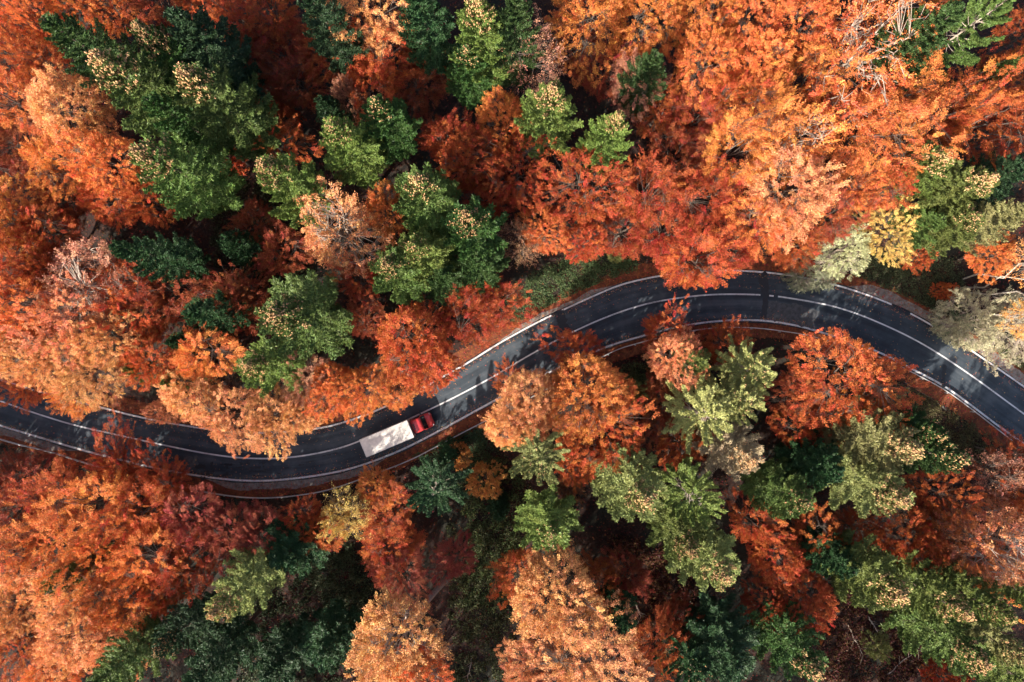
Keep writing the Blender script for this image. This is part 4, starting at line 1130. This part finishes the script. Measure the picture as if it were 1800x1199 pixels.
cover("undergrowth", [(800,830),(880,800),(930,860),(930,950),(870,1090),(800,1080),(820,960)], 16000, .8, .10, (.09, .12, .04), "green and yellow undergrowth right of the dark star shaped spruce", 35)
cover("undergrowth", [(1560,660),(1640,705),(1720,755),(1790,810),(1740,830),(1660,760),(1590,720)], 11000, .6, .085, (.14, .12, .05), "dry brownish green undergrowth on the bank below the right guardrail", 37)
cover("undergrowth", [(520,990),(600,960),(660,1010),(640,1080),(560,1090)], 9000, .8, .10, (.07, .09, .04), "dark undergrowth left of the big bottom peach tree", 39)
cover("undergrowth", [(1690,600),(1760,610),(1840,680),(1830,720),(1760,665)], 8000, .5, .085, (.13, .18, .06), "green undergrowth beside the gravel shoulder at the right edge", 41)
cover("undergrowth", [(1100,640),(1140,640),(1150,700),(1110,740),(1075,690)], 5000, .7, .085, (.10, .13, .05), "olive undergrowth in the gap right of the big glowing pair", 43)
cover("undergrowth", [(720,770),(860,745),(880,800),(820,840),(740,820)], 8000, .6, .085, (.07, .12, .05), "dark green undergrowth below the guardrail right of the truck", 45)
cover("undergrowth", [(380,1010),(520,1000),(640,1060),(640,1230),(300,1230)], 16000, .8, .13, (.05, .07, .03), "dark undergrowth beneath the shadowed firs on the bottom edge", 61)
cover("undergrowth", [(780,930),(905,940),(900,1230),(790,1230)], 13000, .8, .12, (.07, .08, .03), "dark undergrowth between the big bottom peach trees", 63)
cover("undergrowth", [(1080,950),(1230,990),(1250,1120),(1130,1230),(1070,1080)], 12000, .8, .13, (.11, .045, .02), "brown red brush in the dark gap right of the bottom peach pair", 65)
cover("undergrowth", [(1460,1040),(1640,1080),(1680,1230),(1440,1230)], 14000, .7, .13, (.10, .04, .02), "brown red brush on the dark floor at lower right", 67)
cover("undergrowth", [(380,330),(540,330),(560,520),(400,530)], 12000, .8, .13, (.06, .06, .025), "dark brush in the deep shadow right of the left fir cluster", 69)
r_ = np.random.default_rng(5)
def along(L, n, lo, hi):
    k = r_.integers(0, len(L), n); t = unit(np.gradient(L, axis=0)); nn = np.stack([-t[:, 1], t[:, 0]], -1)
    return L[k] + t[k] * r_.uniform(-.3, .3, (n, 1)) + nn[k] * (lo + (hi - lo) * r_.beta(1.3, 1.6, n))[:, None]
XY = np.vstack([along(north, 9000, .15, 2.6), along(south, 9000, -2.6, -.3)])
XY = XY[(np.abs(XY[:, 0]) < 74) & (np.abs(XY[:, 1]) < 50)]
scatter_leaves("fallen_leaves", XY, np.clip(.045 + r_.normal(.02, .02, len(XY)), .04, .12), .075, M_LITTER, (.36, .085, .025), "red fallen leaves lying along both road verges", "leaf litter", 51, .35)
XY = np.vstack([along(north, 900, -2.6, .2), along(south, 700, -.2, 2.6), along(north, 2600, -.8, .3), along(south, 2600, -.3, .8)])
XY = XY[(np.abs(XY[:, 0]) < 74)]
o = scatter_leaves("fallen_leaves", XY, .082 - 0 * XY[:, 0], .065, M_LITTER, (.55, .24, .10), "scattered pale leaves lying on the asphalt", "leaf litter", 52, .15)
XY = r_.uniform((-74, -50), (74, 50), (60000, 2)); XY = XY[np.abs(road_dist(XY)) > 6.2][:42000]
scatter_leaves("leaf_litter", XY, .03 + r_.uniform(0, .06, len(XY)), .13, M_LITTER, (.13, .038, .016), "brown red leaf litter covering the forest floor", "leaf litter", 53, .4)

# fallen trunks on the dark forest floor
def fallen(px0, px1, rad, label, seed, mat=None):
    r = np.random.default_rng(seed); a, b = px2w(px0), px2w(px1)
    for _ in range(4): a, b = px2w(px0, gz(*a)), px2w(px1, gz(*b))
    n = 9; L = a + (b - a) * np.linspace(0, 1, n)[:, None]; L[1:-1] += r.normal(0, .06, (n - 2, 2))
    P = np.c_[L, ground_z(L) + rad * .8 + np.linspace(0, .25, n)]
    org = P[0].copy(); o = link("fallen_trunk", None, loc=tuple(org)); g = Geo(); g.tube(P - org, np.linspace(rad, rad * .35, n), 7); link("stem", g.mesh("stem", mat or M_PALE, smooth=True), o)
    g = Geo(); d = P[-1] - P[0]; d /= np.linalg.norm(d)
    for k in range(7):
        i = r.integers(3, n); v = unit(d * .6 + np.array([-d[1], d[0], 0]) * r.choice([-1, 1]) * .8 + np.array([0, 0, .3])); l = r.uniform(.5, 1.4)
        g.tube(np.array([P[i] - org, P[i] - org + v * l * .5, P[i] - org + v * l + np.array([0, 0, -.1])]), [rad * .3, rad * .2, rad * .08], 4)
    link("dead_branches", g.mesh("dead_branches", mat or M_PALE), o)
    tag(o, label, "log")
fallen((1524,1082),(1540,1108), .14, "short pale log below the large orange tipped fir at lower right", 1)
fallen((1570,1098),(1612,1142), .11, "long thin pale log lying slanted on the dark floor at lower right", 2)
fallen((1490,1098),(1515,1150), .10, "thin log left of the yellow green shrub at lower right", 3)
fallen((1560,1185),(1600,1150), .10, "thin log near the bottom edge right of the tan tipped fir", 4)
fallen((405,345),(450,372), .12, "thin grey trunk lying below the bottom fir of the left cluster", 5)
fallen((832,1150),(822,1190), .10, "thin log on the bottom edge right of the big peach tree", 6)
fallen((1118,1062),(1126,1082), .14, "pale log stub beside the slim dark fir at bottom centre", 7)
